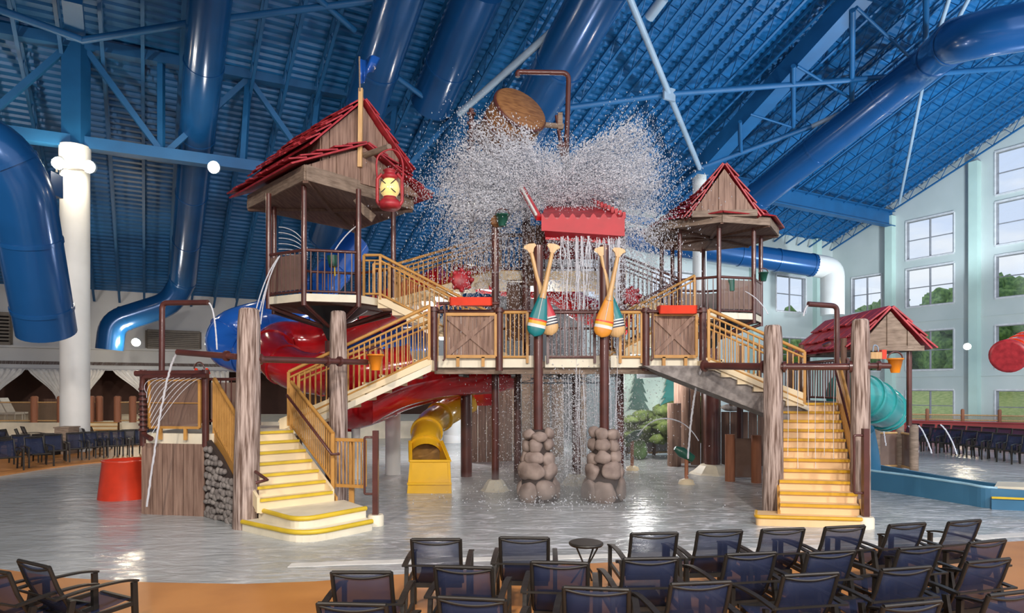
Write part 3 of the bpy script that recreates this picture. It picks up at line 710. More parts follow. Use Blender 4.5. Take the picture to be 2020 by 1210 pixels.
A2, B2, C2 = Gz(510, 1003, .36), Gz(590, 1025, .36), Gz(722, 1001, .36)
c_ = rc(B2, A2, C2, .4); rounded([A2]+c_+[C2, F(-3.2, 12.55), F(-4.4, 11.6)], .18, .18, 'base_step', 'cream2', st, [A2]+c_+[C2])
# railings: left one seen from outside (solid mesh look), right one with brown handrail
lt0 = q0+up*.45; lt1 = q0+dn*2.03+up*(ZL+.02)
railing(st, [lerp(lt0, lt1, .30)-ev*.1, lt1-ev*.1], 1.05, 'gold', sp=.085, mid=False)
MB().prism([q0-ev*.12+dn*.55+up*.68, q0-ev*.12+dn*2.1+up*(ZL-.2), q0-ev*.12+dn*2.1+up*(ZL+.02), q0-ev*.12+dn*.55+up*.92], ev*.05).build('stringer', 'gold', st)
rt0 = q0+ev*1.46+up*.62; rt1 = q0+ev*1.46+dn*2.03+up*(ZL+.02)
railing(st, [rt0+dn*.15, rt1], 1.0, 'gold', sp=.085)
MB().prism([q0+ev*1.44+up*.2, q0+ev*1.44+dn*2.1+up*(ZL-.15), q0+ev*1.44+dn*2.1+up*(ZL+.0), q0+ev*1.44+up*.42], ev*.04).build('stringer', 'gold', st)
hr = [rt1+up*.72-ev*.1, rt0+up*.62-ev*.1, rt0+up*.62+ev*.05]; MB().tube(hr, .028, 8).build('handrail', 'pipe', st)
MB().tube([q0+dn*.15+up*1.02-ev*.02, q0-dn*.12+up*.9-ev*.0+Vector((.08, 0, 0)), q0-dn*.12+up*.86-ev*.12], .03, 8).build('handrail', 'pipe', st)
# cobbled flank under the left flight
a = boxp[1]+Vector((.02, -.02, 0)); b = q0-ev*.1+dn*.45
t = thing('cobble_flank', 'triangular cobblestone wall under the left side of the front stairs', 'wall', a)
MB().prism([a, b, b+up*.6, a+up*(ZL-.12)], ev*.1).build('backing', 'mortar', t)
mb = MB(); rs = random.Random(5); nrm = -ev
L_ = (b-a).length; y_ = .05; rowi = 0
while y_ < ZL:
    x_ = .06+(rowi % 2)*.06
    while x_ < L_:
        top = lerp(ZL-.12, .6, x_/L_)
        if y_ < top-.04:
            w_ = rs.uniform(.06, .10); mb.blob(a+(b-a).normalized()*(x_+rs.uniform(-.03, .03))+up*(y_+rs.uniform(-.03, .03))+nrm*.02, (w_, .05, rs.uniform(.05, .08)), seed=rs.random()*30, amp=.12, sub=2, rz=math.atan2((b-a).y, (b-a).x))
        x_ += .145
    y_ += .125; rowi += 1
mb.build('cobbles', 'stonew', t)

# ---- log posts
def log(px_l, px_r, pyt, pyb, d, label, lean=0):
    x = ((px_l+px_r)/2-1010)/FPX*d; r = (px_r-px_l)/2/FPX*d; zt = CH+(HZ-pyt)/FPX*d
    mb = MB(); n = 26; ks = 16; vs = []; rl = random.Random(int(px_l))
    for i in range(ks+1):
        f = i/ks; z = f*zt
        for j in range(n):
            a = 2*math.pi*j/n; rr = r*(1.10-.16*f)*(1+.055*mnoise.noise(Vector((math.cos(a)*3, math.sin(a)*3, z*.35+px_l)))*2+(.035 if j % 2 else -.02))
            if i == ks: rr *= .9
            vs.append(Vector((x+rr*math.cos(a)+lean*f, d+rr*math.sin(a), z)))
    fs = [(i*n+j, i*n+(j+1) % n, (i+1)*n+(j+1) % n, (i+1)*n+j) for i in range(ks) for j in range(n)]
    mb.add(vs, fs, True); top = vs[-n:]; cz = Vector((x+lean, d, zt+.035)); q = [cz+(p-cz)*.8 for p in top]
    q = [Vector((p.x, p.y, zt+.03)) for p in q]
    mb.add(top+q, [(j, (j+1) % n, n+(j+1) % n, n+j) for j in range(n)], True); mb.add(q, [tuple(range(n))])
    o = mb.build('log_post', 'log'); return tag(o, label, 'post', 'weathered log posts')
log(463, 507, 612, 1040, 11.75, 'tallest weathered log post, left of the cream front stairs', lean=.05)
log(651, 684, 617, 995, 13.9, 'weathered log post behind the right side of the front stairs')
log(1507, 1542, 645, 1003, 12.9, 'weathered log post left of the straight yellow-edged stairs')
log(1680, 1714, 633, 1010, 12.35, 'weathered log post right of the straight yellow-edged stairs')

# ---- flight from the entrance platform to the main deck
DY, DZ = 15.0, 3.10
t = stairs('link_stairs', 'cream stairs with golden railings rising right from the entrance platform to the main deck', (-5.05, 14.35), (1, 0), (0, 1), 1.25, 9, (DZ-1.60)/9, .365, 1.60, loc=(-3.4, 15, 1.6), nose='cream', sides=(None, 'gold'), railh=1.05)
railing(t, [Vector((-4.85, 14.32, 1.72)), Vector((-1.80, 14.32, DZ+.05))], 1.12, 'gold', sp=.115, mid=True, z0=.02)
MB().prism([Vector((-5.05, 14.31, 1.35)), Vector((-1.76, 14.31, 2.85)), Vector((-1.76, 14.31, 3.0)), Vector((-5.05, 14.31, 1.48))], (0, .06, 0)).build('stringer', 'cream2', t)
# ---- main deck
t = thing('main_deck', 'long play deck across the middle held by brown posts', 'deck', (1.2, 16, 2.9))
X0, X1 = -1.77, 4.22
mb = MB(); mb.prism([(X0, DY, DZ-.14), (X1, DY, DZ-.14), (X1+.1, DY+1.9, DZ-.14), (3.6, DY+4.1, DZ-.14), (-1.0, DY+4.1, DZ-.14), (X0-.1, DY+1.9, DZ-.14)], (0, 0, .14)); mb.build('deck_slab', 'plankg', t)
pxs = [857, 985, 1040, 1066, 1190, 1215, 1272, 1383]
xx = lambda px, d=DY: (px-1010)/FPX*d
for a, b in ((865, 983), (990, 1052), (1075, 1182), (1204, 1266), (1278, 1376)):
    MB().box((xx((a+b)/2), DY-.03, DZ-.01), (xx(b)-xx(a), .06, .27)).build('edge_band', 'cream2', t)
MB().box(((X0+X1)/2, DY+.1, DZ-.22), (X1-X0, .1, .14)).build('edge_beam', 'plankg', t)
for k in range(5): MB().box((lerp(X0, X1, (k+.5)/5), DY+2, DZ-.25), (.1, 3.8, .18)).build('joist', 'dark', t)
# posts of the deck
for px, top, lb in ((857, 4.32, 'brown post at the left end of the main deck'), (985, 4.3, 'brown deck post beside the left barn panel'), (1272, 4.3, 'brown deck post left of the right barn panel'), (1383, 4.3, 'brown post at the right end of the main deck')):
    o = MB().lathe((xx(px), DY-.12, DZ-.22), [(.085, 0), (.085, top-DZ+.22)], 12).lathe((xx(px), DY-.12, top-.1), [(.12, 0), (.12, .06)], 12).build('deck_post', 'pipe'); tag(o, lb, 'post', 'short posts along the main deck')
MB().tube([(X0, DY-.02, DZ+1.13), (X1, DY-.02, DZ+1.13)], .045, 10).build('top_rail', 'pipe', t)
def barn(px0, px1, lb):
    a, b = xx(px0), xx(px1); y = DY-.1; z0, z1 = DZ+.1, DZ+1.05
    t_ = thing('barn_panel', lb, 'panel', ((a+b)/2, y, z0), 'plank panels with crossed boards')
    boards(Vector((a, y, 0)), Vector((b, y, 0)), z0, z1, 'plank', t_, w=.09, th=.02)
    mb = MB(); w = .07
    for p, q in (((a, z0), (b, z0)), ((a, z1), (b, z1)), ((a, z0), (a, z1)), ((b, z0), (b, z1))): mb.bar((p[0], y-.05, p[1]), (q[0], y-.05, q[1]), .06, w)
    for k in (.25, .75): mb.box((lerp(a, b, k), y-.05, z0-.12), (.07, .06, .22))
    mb.build('frame', 'gold', t_)
    MB().bar((a+.04, y-.045, z1-.04), (b-.04, y-.045, z0+.04), .03, .12).build('cross_board', 'plank', t_)
    MB().bar((a+.04, y-.05, z0+.04), ((a+b)/2, y-.05, (z0+z1)/2), .03, .10).build('cross_board', 'plank', t_)
    MB().bar(((a+b)/2, y-.05, (z0+z1)/2), (b-.04, y-.05, z1-.04), .03, .10).build('cross_board', 'plank', t_)
barn(880, 978, 'plank panel with crossed boards under the left red trough')
barn(1285, 1370, 'plank panel with crossed boards under the right red trough')
def trough(px0, px1, d, zc, lb):
    a, b = xx(px0, d), xx(px1, d); t_ = thing('tipping_trough', lb, 'trough', ((a+b)/2, d, zc-.1), 'red tipping troughs')
    mb = MB(); mb.add([], [])
    prof = [(-.16, .10), (-.12, -.08), (.12, -.08), (.16, .10), (.13, .10), (.10, -.05), (-.10, -.05), (-.13, .10)]
    mb.prism([(a, d+u_, zc+w_) for u_, w_ in prof], (b-a, 0, 0)); mb.prism([(a, d-.16, zc+.10), (a, d-.12, zc-.08), (a, d+.12, zc-.08), (a, d+.16, zc+.10)], (.03, 0, 0)); mb.prism([(b, d-.16, zc+.10), (b, d-.12, zc-.08), (b, d+.12, zc-.08), (b, d+.16, zc+.10)], (-.03, 0, 0))
    mb.build('trough_body', 'redb', t_)
    MB().tube([(a-.25, d, zc-.02), (b+.15, d, zc-.02)], .035, 8).build('pivot_pipe', 'pipe', t_)
    MB().tube([(a-.12, d-.02, zc-.05), (a-.12, d-.02, DZ+.05), (a-.16, d-.02, DZ)], .022, 8).build('feed_pipe', 'pipe', t_)
trough(888, 971, 14.75, CH+(HZ-597)/FPX*14.75, 'bright red trough hanging on the left of the deck rail')
trough(1298, 1372, 14.75, CH+(HZ-613)/FPX*14.75, 'bright red trough hanging on the right of the deck rail')
for a, b, m_, lb in ((990, 1040, 'gold', 'short golden railing between the left deck post and the paddles'), (1080, 1172, 'pipe', 'brown railing behind the falling water between the paddle pairs'), (1222, 1264, 'gold', 'short golden railing right of the orange and teal paddles')):
    tt = thing('deck_railing', lb, 'railing', (xx((a+b)/2), DY-.1, DZ)); railing(tt, [(xx(a), DY-.1, DZ+.0), (xx(b), DY-.1, DZ+.0)], 1.1, m_, sp=.09)
tt = thing('deck_railing', 'brown rear railing of the main deck seen through the water', 'railing', (1.2, DY+4, DZ)); railing(tt, [(-1.0, DY+4, DZ), (3.6, DY+4, DZ)], 1.1, 'pipe', sp=.2)

# ---- stone pillars with front posts and paddles
def pillar(px, d, lb, plb, ztop=5.75):
    x = xx(px, d); r0 = .42; H = 1.62
    t_ = thing('stone_pillar', lb, 'pillar', (x, d, 0), 'river stone pillars')
    MB().lathe((x, d, 0), [(.42, 0), (.37, .4), (.28, .9), (.23, 1.3), (.20, H-.05)], 16).build('core', 'mortar', t_)
    rs = random.Random(int(px)); mb = MB(); z = .0; row = 0
    hs = [.46, .36, .26, .27, .22]
    for h in hs:
        zc = z+h/2; f = zc/H; rr = .40-.17*min(1, f*1.25)**.8; n = [5, 4, 5, 5, 5][row]; off = rs.uniform(0, 1)
        for k in range(n):
            a = 2*math.pi*(k+off+rs.uniform(-.12, .12))/n; w = math.pi*rr/n*1.16*rs.uniform(.82, 1.2)
            mb.blob((x+rr*math.cos(a), d+rr*math.sin(a), zc+rs.uniform(-.05, .05)), (.13, w, h*rs.uniform(.54, .64)), seed=rs.random()*40, amp=.14, freq=1.1, sub=3, rz=a)
        z += h; row += 1
    mb.build('stones', 'stone', t_)
    o = MB().lathe((x, d, H-.1), [(.105, 0), (.105, ztop-H)], 16).build('front_post', 'pipe'); tag(o, plb, 'post', 'tall posts on the stone pillars')
    return x
xa = pillar(1062, 14.62, 'left river stone pillar with flat wide stones below the teal paddle', 'tall brown post rising from the left stone pillar')
xb = pillar(1192, 14.62, 'right river stone pillar of tan boulders below the orange paddle', 'tall brown post rising from the right stone pillar')
def paddle(top, bot, yoff, cols, lb):
    """crossed canoe paddle: grip at top, blade tip at bottom (pixel points at depth d)"""
    d = 14.40+yoff; a = P(*top, d); b = P(*bot, d); ax = (b-a).normalized(); L = (b-a).length; side = Vector((0, 1, 0)).cross(ax).normalized(); yv = Vector((0, 1, 0))
    t_ = thing('canoe_paddle', lb, 'paddle', b, 'big crossed canoe paddles')
    pts = [a+ax*(L*f) for f in (0.03, .12, .25, .45, .58)]; mb = MB(); mb.tube(pts, [.042, .045, .048, .058, .08], 12); mb.build('shaft', 'tan', t_)
    mb = MB(); gp = [(-.12, -.03), (0, -.05), (.12, -.03), (.145, .02), (.08, .07), (.045, .15), (-.045, .15), (-.08, .07), (-.145, .02)]
    mb.prism([a+side*u_+ax*w_-yv*.04 for u_, w_ in gp], yv*.08); mb.build('grip', 'tan', t_)
    # blade: lens cross-section, zones along its length
    n = 30; f0 = .50
    def hw(s):                                                      # half width along blade 0..1
        return .205*(min(1, (s/.62))**.75*.78+.22)*math.sqrt(max(0, 1-max(0, (s-.80)/.20)**2)) if s > .0 else .06
    zones = []; 
    def section(s):
        c = a+ax*(L*lerp(f0, 1, s)); w = max(hw(s), .012); th = .075*(.4+.6*min(1, w/.2)); m_ = 12
        return [c+side*(w*math.cos(2*math.pi*j/m_))+yv*(th*math.sin(2*math.pi*j/m_)) for j in range(m_)]
    for nm, s0, s1, m_ in cols:
        k = max(2, int((s1-s0)*n)); vs = [p for i in range(k+1) for p in section(lerp(s0, s1, i/k))]
        fs = [(i*12+j, i*12+(j+1) % 12, (i+1)*12+(j+1) % 12, (i+1)*12+j) for i in range(k) for j in range(12)]
        mb = MB().add(vs, fs, True); mb.add(vs[:12], [tuple(range(12))[::-1]]); mb.add(vs[-12:], [tuple(range(12))]); mb.build(nm, m_, t_)
    mb = MB(); mb.tube([a+ax*(L*lerp(f0, 1, s))-yv*(.078) for s in (.05, .3, .5, .62)], .008, 6); mb.build('centre_line', 'whitep', t_)
teal_z = [('blade', 0, .62, 'teald'), ('stripe', .62, .66, 'redb'), ('stripe', .66, .73, 'yelp'), ('stripe', .73, .80, 'whitep'), ('blade_tip', .80, 1, 'teald')]
or_z = [('blade', 0, .62, 'oran'), ('stripe', .62, .655, 'redb'), ('stripe', .655, .72, 'yelp'), ('stripe', .72, .79, 'whitep'), ('blade_tip', .79, 1, 'oran')]
def st_z(m_): return [('blade', 0, .60, m_), ('stripe', .60, .63, 'whitep'), ('stripe', .63, .66, 'navy'), ('stripe', .66, .69, 'whitep'), ('stripe', .69, .72, 'navy'), ('stripe', .72, .75, 'whitep'), ('stripe', .75, .78, 'navy'), ('blade_tip', .78, 1, 'tan')]
paddle((1046, 484), (1055, 664), 0, teal_z, 'teal paddle with yellow and orange bands at the left post') if False else None
paddle((1045, 486), (1088, 662), .16, st_z('redp'), 'crimson paddle with black and white stripes, behind the teal one')
paddle((1092, 486), (1054, 664), 0, teal_z, 'teal paddle with orange, yellow and white bands on the left post')
paddle((1184, 492), (1219, 666), .16, st_z('teald'), 'teal paddle with black and white stripes behind the orange one')
paddle((1221, 494), (1186, 666), 0, or_z, 'orange paddle with red, yellow and white bands on the right post')

# ---- ground posts under the deck
for px, pyb, d, z1, r, lb in ((977, 968, 16.0, 6.45, .09, 'slim brown post with a cream footing that carries the green bucket'),
                              (1137, 958, 17.0, 3.0, .11, 'brown post with pale footing under the deck between the stone pillars'),
                              (1405, 935, 19.2, 2.9, .22, 'thick brown post with wide cream footing under the right tower')):
    post((xx(px, d), d), 0, z1, r, label=lb, base=r*2.2+.12)
for px, d, z1, r, lb in ((920, 18.5, 3.0, .16, 'thick brown post left of the yellow slide under the deck'), (1021, 17.3, 3.0, .10, 'brown post under the deck just left of the left stone pillar'), (1222, 16.6, 3.0, .11, 'brown post under the deck just right of the right stone pillar'),
                         (1038, 17.6, 7.3, .11, 'tall brown post at the left of the centre tower'), (1226, 17.6, 7.2, .11, 'tall brown post at the right of the centre tower, in the falling water')):
    post((xx(px, d), d), 0 if z1 < 4 else DZ, z1, r, label=lb)
# ---- centre tower: wall, upper floor, red splash roof
t = thing('centre_tower', 'centre tower above the main deck with plank wall and cream upper floor', 'tower', (0.9, 18, DZ))
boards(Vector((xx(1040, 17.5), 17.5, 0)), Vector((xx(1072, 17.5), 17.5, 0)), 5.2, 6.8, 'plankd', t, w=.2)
mb = MB(); mb.box((1.3, 19.0, 5.55), (3.6, 2.2, .24)); mb.build('upper_floor', 'cream', t)
for x in (-.45, 3.0):
    for y in (18.1, 20.0): MB().lathe((x, y, DZ), [(.09, 0), (.09, 5.2)], 10).build('corner_post', 'pipe', t)
MB().box((.15, 18.2, 4.6), (.6, .08, 1.6)).build('side_panel', 'plankd', t)
railing(t, [(-.45, 17.95, 5.67), (3.05, 17.95, 5.67)], 1.0, 'pipe', sp=.16)
t = thing('splash_roof', 'glossy red splash roof with scalloped front under the falling water', 'roof', (1.45, 16, 6.0))
xl, xr, yf = xx(1068, 14.9), xx(1232, 14.9), 14.9
zt_f = CH+(HZ-432)/FPX*yf; zb_f = CH+(HZ-468)/FPX*yf
# sloping pan up to a ridge
rz = 7.35; ry = 17.2
mb = MB(); mb.prism([(xl, yf, zt_f-.02), (xr, yf, zt_f-.02), (xr-.25, ry, rz), (xl+.25, ry, rz)], (0, 0, .05)); mb.prism([(xl, 2*ry-yf, zt_f-.02), (xr, 2*ry-yf, zt_f-.02), (xr-.25, ry, rz), (xl+.25, ry, rz)], (0, 0, .05)); mb.build('roof_pan', 'redroof', t)
poly = []; nsc = 8
for k in range(nsc):
    for j in range(6):
        f = (k+j/6)/nsc; poly.append((lerp(xl, xr, f), yf-.02, zt_f+.05+.07*math.cos(2*math.pi*j/6)))
poly.append((xr, yf-.02, zt_f+.12))
mb = MB()
zb2 = lambda f: lerp(zb_f+.14, zb_f+.02, f)
for i in range(len(poly)-1):
    a, b = poly[i], poly[i+1]; f0 = i/(len(poly)-1); f1 = (i+1)/(len(poly)-1)
    mb.prism([(a[0], a[1], zb2(f0)), (b[0], b[1], zb2(f1)), b, a], (0, .05, 0))
mb.build('scalloped_front', 'redm', t)
mb = MB(); mb.prism([(xl+.06, yf-.03, zb_f+.14), (xr-.06, yf-.03, zb_f+.02), (xr-.2, yf+.25, zb_f-.04), (xl+.1, yf+.25, zb_f+.04)], (0, 0, .04)); mb.prism([(xl+.1, yf+.22, zb_f+.0), (xr-.2, yf+.22, zb_f-.1), (xr-.2, yf+.22, zb_f+.12), (xl+.1, yf+.22, zb_f+.2)], (0, .05, 0)); mb.build('gutter', 'redm', t)
mb = MB()
for k in range(10): p = lerp(Vector((xr-.0, yf+.1, zt_f+.1)), Vector((xr-.62, ry-.6, rz-.1)), k/10); mb.box(p, (.07, .10, .14))
mb.build('edge_teeth', 'redm', t)
mb = MB(); mb.bar((xl-.05, yf+.05, zt_f+.02), (xl-.45, ry-1, rz+.1), .12, .1); mb.build('verge_board', 'red', t)
MB().bar((xl-.12, yf+.02, zt_f+.1), (xl-.5, ry-1, rz+.18), .05, .04).build('verge_trim', 'whitep', t)

# ---- green bucket on its post, top frame and tipping barrel
def bucket(p, r, h, m_, lb, name='dump_bucket', handle='pipe', n=18):
    t_ = thing(name, lb, 'bucket', p, 'small dump buckets')
    MB().lathe(p, [(r*.55, 0), (r*.95, h*.9), (r*1.08, h*.9), (r*1.08, h), (r*.95, h), (r*.9, h*.93), (r*.5, h*.05)], n).build('pail', m_, t_)
    hp = [Vector(p)+Vector((r*math.cos(a), 0, h+r*.9*math.sin(a))) for a in [k*math.pi/10 for k in range(11)]]
    MB().tube(hp, .016, 6).build('handle', handle, t_); return t_
bucket(P(991, 447, 15.7), .16, .28, 'green', 'dark green bucket hanging beside the wooden disc on the slim post')
tag(MB().lathe(P(979, 437, 15.9), [(.0, -.05), (.14, -.05), (.15, 0), (.14, .05), (0, .05)], 16, axis=(.5, -1, 0)).build('wooden_disc', 'bronze'), 'round wooden disc beside the dark green bucket', 'disc')
bucket(P(741, 731, 13.6), .165, .33, 'orange', 'orange bucket hanging in front of the left golden stairs')
bucket(P(1766, 736, 12.2), .135, .27, 'orange', 'orange bucket hanging right of the right log post')
bucket(P(1506, 555, 18.9), .13, .25, 'green', 'dark bucket hung outside the small tower railing')
t = thing('water_frame', 'bent brown pipe frame that feeds the big tipping barrel', 'pipe frame', P(1118, 300, 17.0))
d = 17.0
MB().tube(bent([P(1021, 152, d), P(1021, 142, d), P(1122, 144, d), P(1118, 285, d), P(1100, 290, d)], .18), .065, 12).build('feed_pipe', 'pipe', t)
MB().tube([P(1118, 265, d), P(1118, 470, d)], .07, 10).build('mast', 'pipe', t)
for q in ((1098, 228), (1106, 300)): MB().tube([P(*q, d), P(1112, 320, d)], .05, 8).build('strut', 'pipe', t)
MB().tube([P(1070, 246, d), P(1112, 250, d)], .07, 10).build('axle', 'plankg', t)
MB().box(P(1105, 240, d), (.12, .14, .42)).build('pivot_arm', 'plankg', t)
t = thing('water_frame', 'brown mast left of the tipping barrel, half hidden by spray', 'pipe frame', P(930, 400, 17.2))
MB().tube([P(930, 215, 17.2), P(930, 470, 17.2)], .07, 10).build('mast', 'pipe', t); MB().tube([P(930, 250, 17.2), P(990, 244, 17.2)], .05, 8).build('axle', 'pipe', t)
for k in range(6): MB().box(P(930, 225+k*18, 17.15), (.22, .12, .05)).build('rung', 'pipe', t)
t = thing('tipping_barrel', 'big brown barrel tipped over and pouring water', 'barrel', P(1035, 230, 16.7))
bc = P(1030, 211, 16.6); ax = Vector((-.40, .62, -.42)).normalized()      # open end points away and down
MB().lathe(bc, [(0, 0), (.66, 0), (.70, .03), (.72, .5), (.70, 1.25), (.66, 1.25), (.66, .1)], 32, axis=ax).build('barrel_body', 'bronze', t)
for z in (.06, .6, 1.15): MB().lathe(bc+ax*z, [(.715, 0), (.745, .02), (.745, .08), (.715, .1)], 32, axis=ax).build('hoop', 'pipe', t)

# ---- towers
def gable_roof(parent, mid, rd, hw, length, ze, za, over=.16, m='redroof', tile=.36):
    """mid: centre of the front gable (2D), rd: ridge direction away from the gable, hw half width; tiled slopes"""
    rd = Vector((rd[0], rd[1], 0)).normalized(); sd = Vector((rd.y, -rd.x, 0)); mid = Vector((mid[0], mid[1], 0)); rs = random.Random(int(mid.x*100))
    for s_ in (-1, 1):
        mb = MB(); run = math.hypot(hw, za-ze); n = max(3, int((run*1.1)/tile)); sl = (sd*s_*hw+up*(ze-za)); k2 = max(2, int((length+2*over)/.27)); nrm = (sl.normalized().cross(rd)*s_*-1)
        if nrm.z < 0: nrm = -nrm
        ext = 1+over/hw
        mb.prism([mid-rd*over+up*za, mid-rd*over+up*za+sl*ext, mid+rd*(length+over)+up*za+sl*ext, mid+rd*(length+over)+up*za], nrm*.04)
        for i in range(n):
            f0, f1 = i/n*ext, (i+1.25)/n*ext; f1 = min(f1, ext*1.02)
            for j in range(k2):
                g0 = lerp(-over-.01, length+over+.01, (j+.03)/k2); g1 = lerp(-over-.01, length+over+.01, (j+.97)/k2); q = rs.uniform(0, .02); e0 = rs.uniform(-.05, .05)/run
                a_ = mid+rd*g0+up*za+sl*f0+nrm*.04; b_ = mid+rd*g1+up*za+sl*f0+nrm*.04
                c2_ = mid+rd*g1+up*za+sl*(f1+e0)+nrm*(.10+q*2); d2_ = mid+rd*g0+up*za+sl*(f1+e0)+nrm*(.10+q*2)
                mb.prism([a_, b_, c2_, d2_], nrm*.035)
        mb.build('roof_slope', m, parent)
def gable_wall(parent, mid, rd, hw, zb, ze, za, m='plank', w=.2, name='gable_wall', inset=.0):
    rd = Vector((rd[0], rd[1], 0)).normalized(); sd = Vector((rd.y, -rd.x, 0)); mid = Vector((mid[0], mid[1], 0))+rd*inset
    a = mid-sd*hw; b = mid+sd*hw
    nrm = -rd
    mb = MB(); n = max(2, round(2*hw/w))
    for k in range(n):
        f0, f1 = (k+.02)/n, (k+.98)/n; zt = lambda f: lerp(ze, za, 1-abs(2*f-1))
        p0, p1 = lerp(a, b, f0), lerp(a, b, f1); tops = [p1+up*zt(f1), p0+up*zt(f0)]
        if f0 < .5 < f1: tops = [p1+up*zt(f1), mid+up*za, p0+up*zt(f0)]
        mb.prism([p0+up*zb, p1+up*zb]+tops, nrm*(.04+.012*((k*5) % 3)))
    return mb.build(name, m, parent)
# big left tower
A, B, D, E = Vector((-6.96, 17.4, 0)), Vector((-4.70, 15.0, 0)), Vector((-2.64, 17.5, 0)), Vector((-4.56, 19.7, 0))
rd = (A-B).normalized(); sd = (D-B).normalized(); mid = (B+D)/2; ZS = 7.22
t = thing('cabin_roof', 'two tier red shingled cabin roof with plank gables on the left tower', 'roof', (-4.7, 17.3, ZS))
SQ = [A, B, D, (E+A+D-B)/2]
MB().prism([q+up*ZS for q in SQ], up*.05).build('soffit', 'soffit', t)
for a, b in ((A, B), (B, D), (D, SQ[3]), (SQ[3], A)):
    mb = MB(); mb.bar(a+up*(ZS+.10), b+up*(ZS+.10), .08, .20); mb.bar(a+up*(ZS+.28), b+up*(ZS+.28), .06, .15); mb.build('fascia', 'plankg', t)
Ln = (A-B).length
gable_roof(t, mid, rd, 1.72, Ln, 7.62, 8.45, over=.22)
gable_wall(t, mid, rd, 1.60, 7.5, 7.58, 8.40, w=.22)
gable_roof(t, mid+rd*.12, rd, 1.22, 2.95, 8.32, 9.58, over=.20)
gable_wall(t, mid+rd*.12, rd, 1.10, 7.6, 8.40, 9.52, w=.24, inset=.02)
gable_wall(t, mid+rd*3.0, rd, 1.10, 7.6, 8.40, 9.52, w=.24)
for s_ in (-1, 1):
    a = mid+sd*(1.08*s_)+rd*.16; b = a+rd*2.85
    boards(a, b, 7.6, 8.42, 'plank', t, 'side_wall', w=.26)
mb = MB()
for k in range(4):
    for s_ in (-1, 1):
        pass
a = (B+D)/2+rd*Ln/2; 
for q in SQ: MB().bar(a+up*(ZS-.03), q+up*(ZS-.02), .12, .08).build('rafter', 'plankd', t)
pt = P(712, 175, 16.1); pb = P(710, 330, 16.1)
MB().bar(pb, pt, .10, .10).build('ridge_pole', 'tan', t)
MB().tube([P(768, 290, 15.6), P(705, 312, 16.4)], .075, 10).build('lantern_beam', 'plankg', t)
# flag
t = thing('flag', 'small dark blue flag on a thin pole at the cabin ridge', 'flag', P(711, 176, 16.05))
MB().tube([P(710, 180, 16.05), P(709, 112, 16.05)], .022, 8).build('pole', 'plankg', t)
mb = MB(); vs = []; n = 12
for i in range(n+1):
    f = i/n; 
    for j in range(2):
        px = lerp(710, 749, f) if j == 0 else lerp(711, 735, f); py = lerp(116, 112, f) if j == 0 else lerp(165, 140, f)
        vs.append(P(px, py, 16.05)+Vector((0, .10*math.sin(f*7), 0)))
mb.add(vs, [(2*i, 2*i+1, 2*i+3, 2*i+2) for i in range(n)], True); o = mb.build('cloth', 'blue_s', t); o.modifiers.new('thick', 'SOLIDIFY').thickness = .012
# lantern
lc = P(769, 415, 15.4); sc_ = 15.4/FPX
t = thing('lantern', 'big red lantern with yellow glass hanging from the cabin roof beam', 'lantern', lc)
MB().lathe(lc, [(0, .02), (.20, .02), (.26, .08), (.26, .16), (.20, .24), (.15, .27), (.15, .31)], 24).build('fuel_tank', 'redroof', t)
MB().lathe(lc+up*.30, [(.14, 0), (.21, .1), (.23, .2), (.20, .34), (.13, .42)], 24).build('glass', mat('amber lantern glass', (.85, .78, .45), .2, col2=(.80, .55, .05), nscale=1.2, stretch=(.2, .2, 2), emit=(1, .8, .35), estr=.25), t)
mb = MB(); mb.lathe(lc+up*.72, [(.15, 0), (.19, .03), (.19, .07), (.13, .12), (.13, .18), (.16, .20), (.10, .24)], 24); mb.build('top_cap', 'redroof', t)
mb = MB()
for s_ in (-1, 1): mb.tube([lc+Vector((s_*.24, -.02, .12)), lc+Vector((s_*.29, -.02, .2)), lc+Vector((s_*.29, -.02, .72)), lc+Vector((s_*.18, -.02, .84))], .04, 8)
mb.build('side_tube', 'redroof', t)
mb = MB(); mb.tube([lc+Vector((-.17, -.20, .36)), lc+Vector((.17, -.20, .66))], .012, 6); mb.tube([lc+Vector((.17, -.20, .36)), lc+Vector((-.17, -.20, .66))], .012, 6); mb.build('wire_guard', 'dark', t)
hp = [lc+Vector((-.29, -.02, .72)), lc+Vector((-.31, 0, 1.1)), lc+Vector((-.24, 0, 1.30)), lc+Vector((0, 0, 1.42)), lc+Vector((.20, 0, 1.34)), lc+Vector((.30, 0, 1.1)), lc+Vector((.31, -.02, .72))]
MB().tube(curve(hp), .022, 8).build('bail_handle', 'redroof', t)
# hanging shutter sign under the soffit
tag(MB().prism([P(697, 396, 16.2), P(703, 391, 16.2), P(741, 424, 16.2), P(733, 438, 16.2), P(716, 424, 16.2)], (0, .05, 0)).build('shingle_awning', 'plankg'), 'small tilted grey plank awning under the cabin soffit beside a tower post', 'awning')
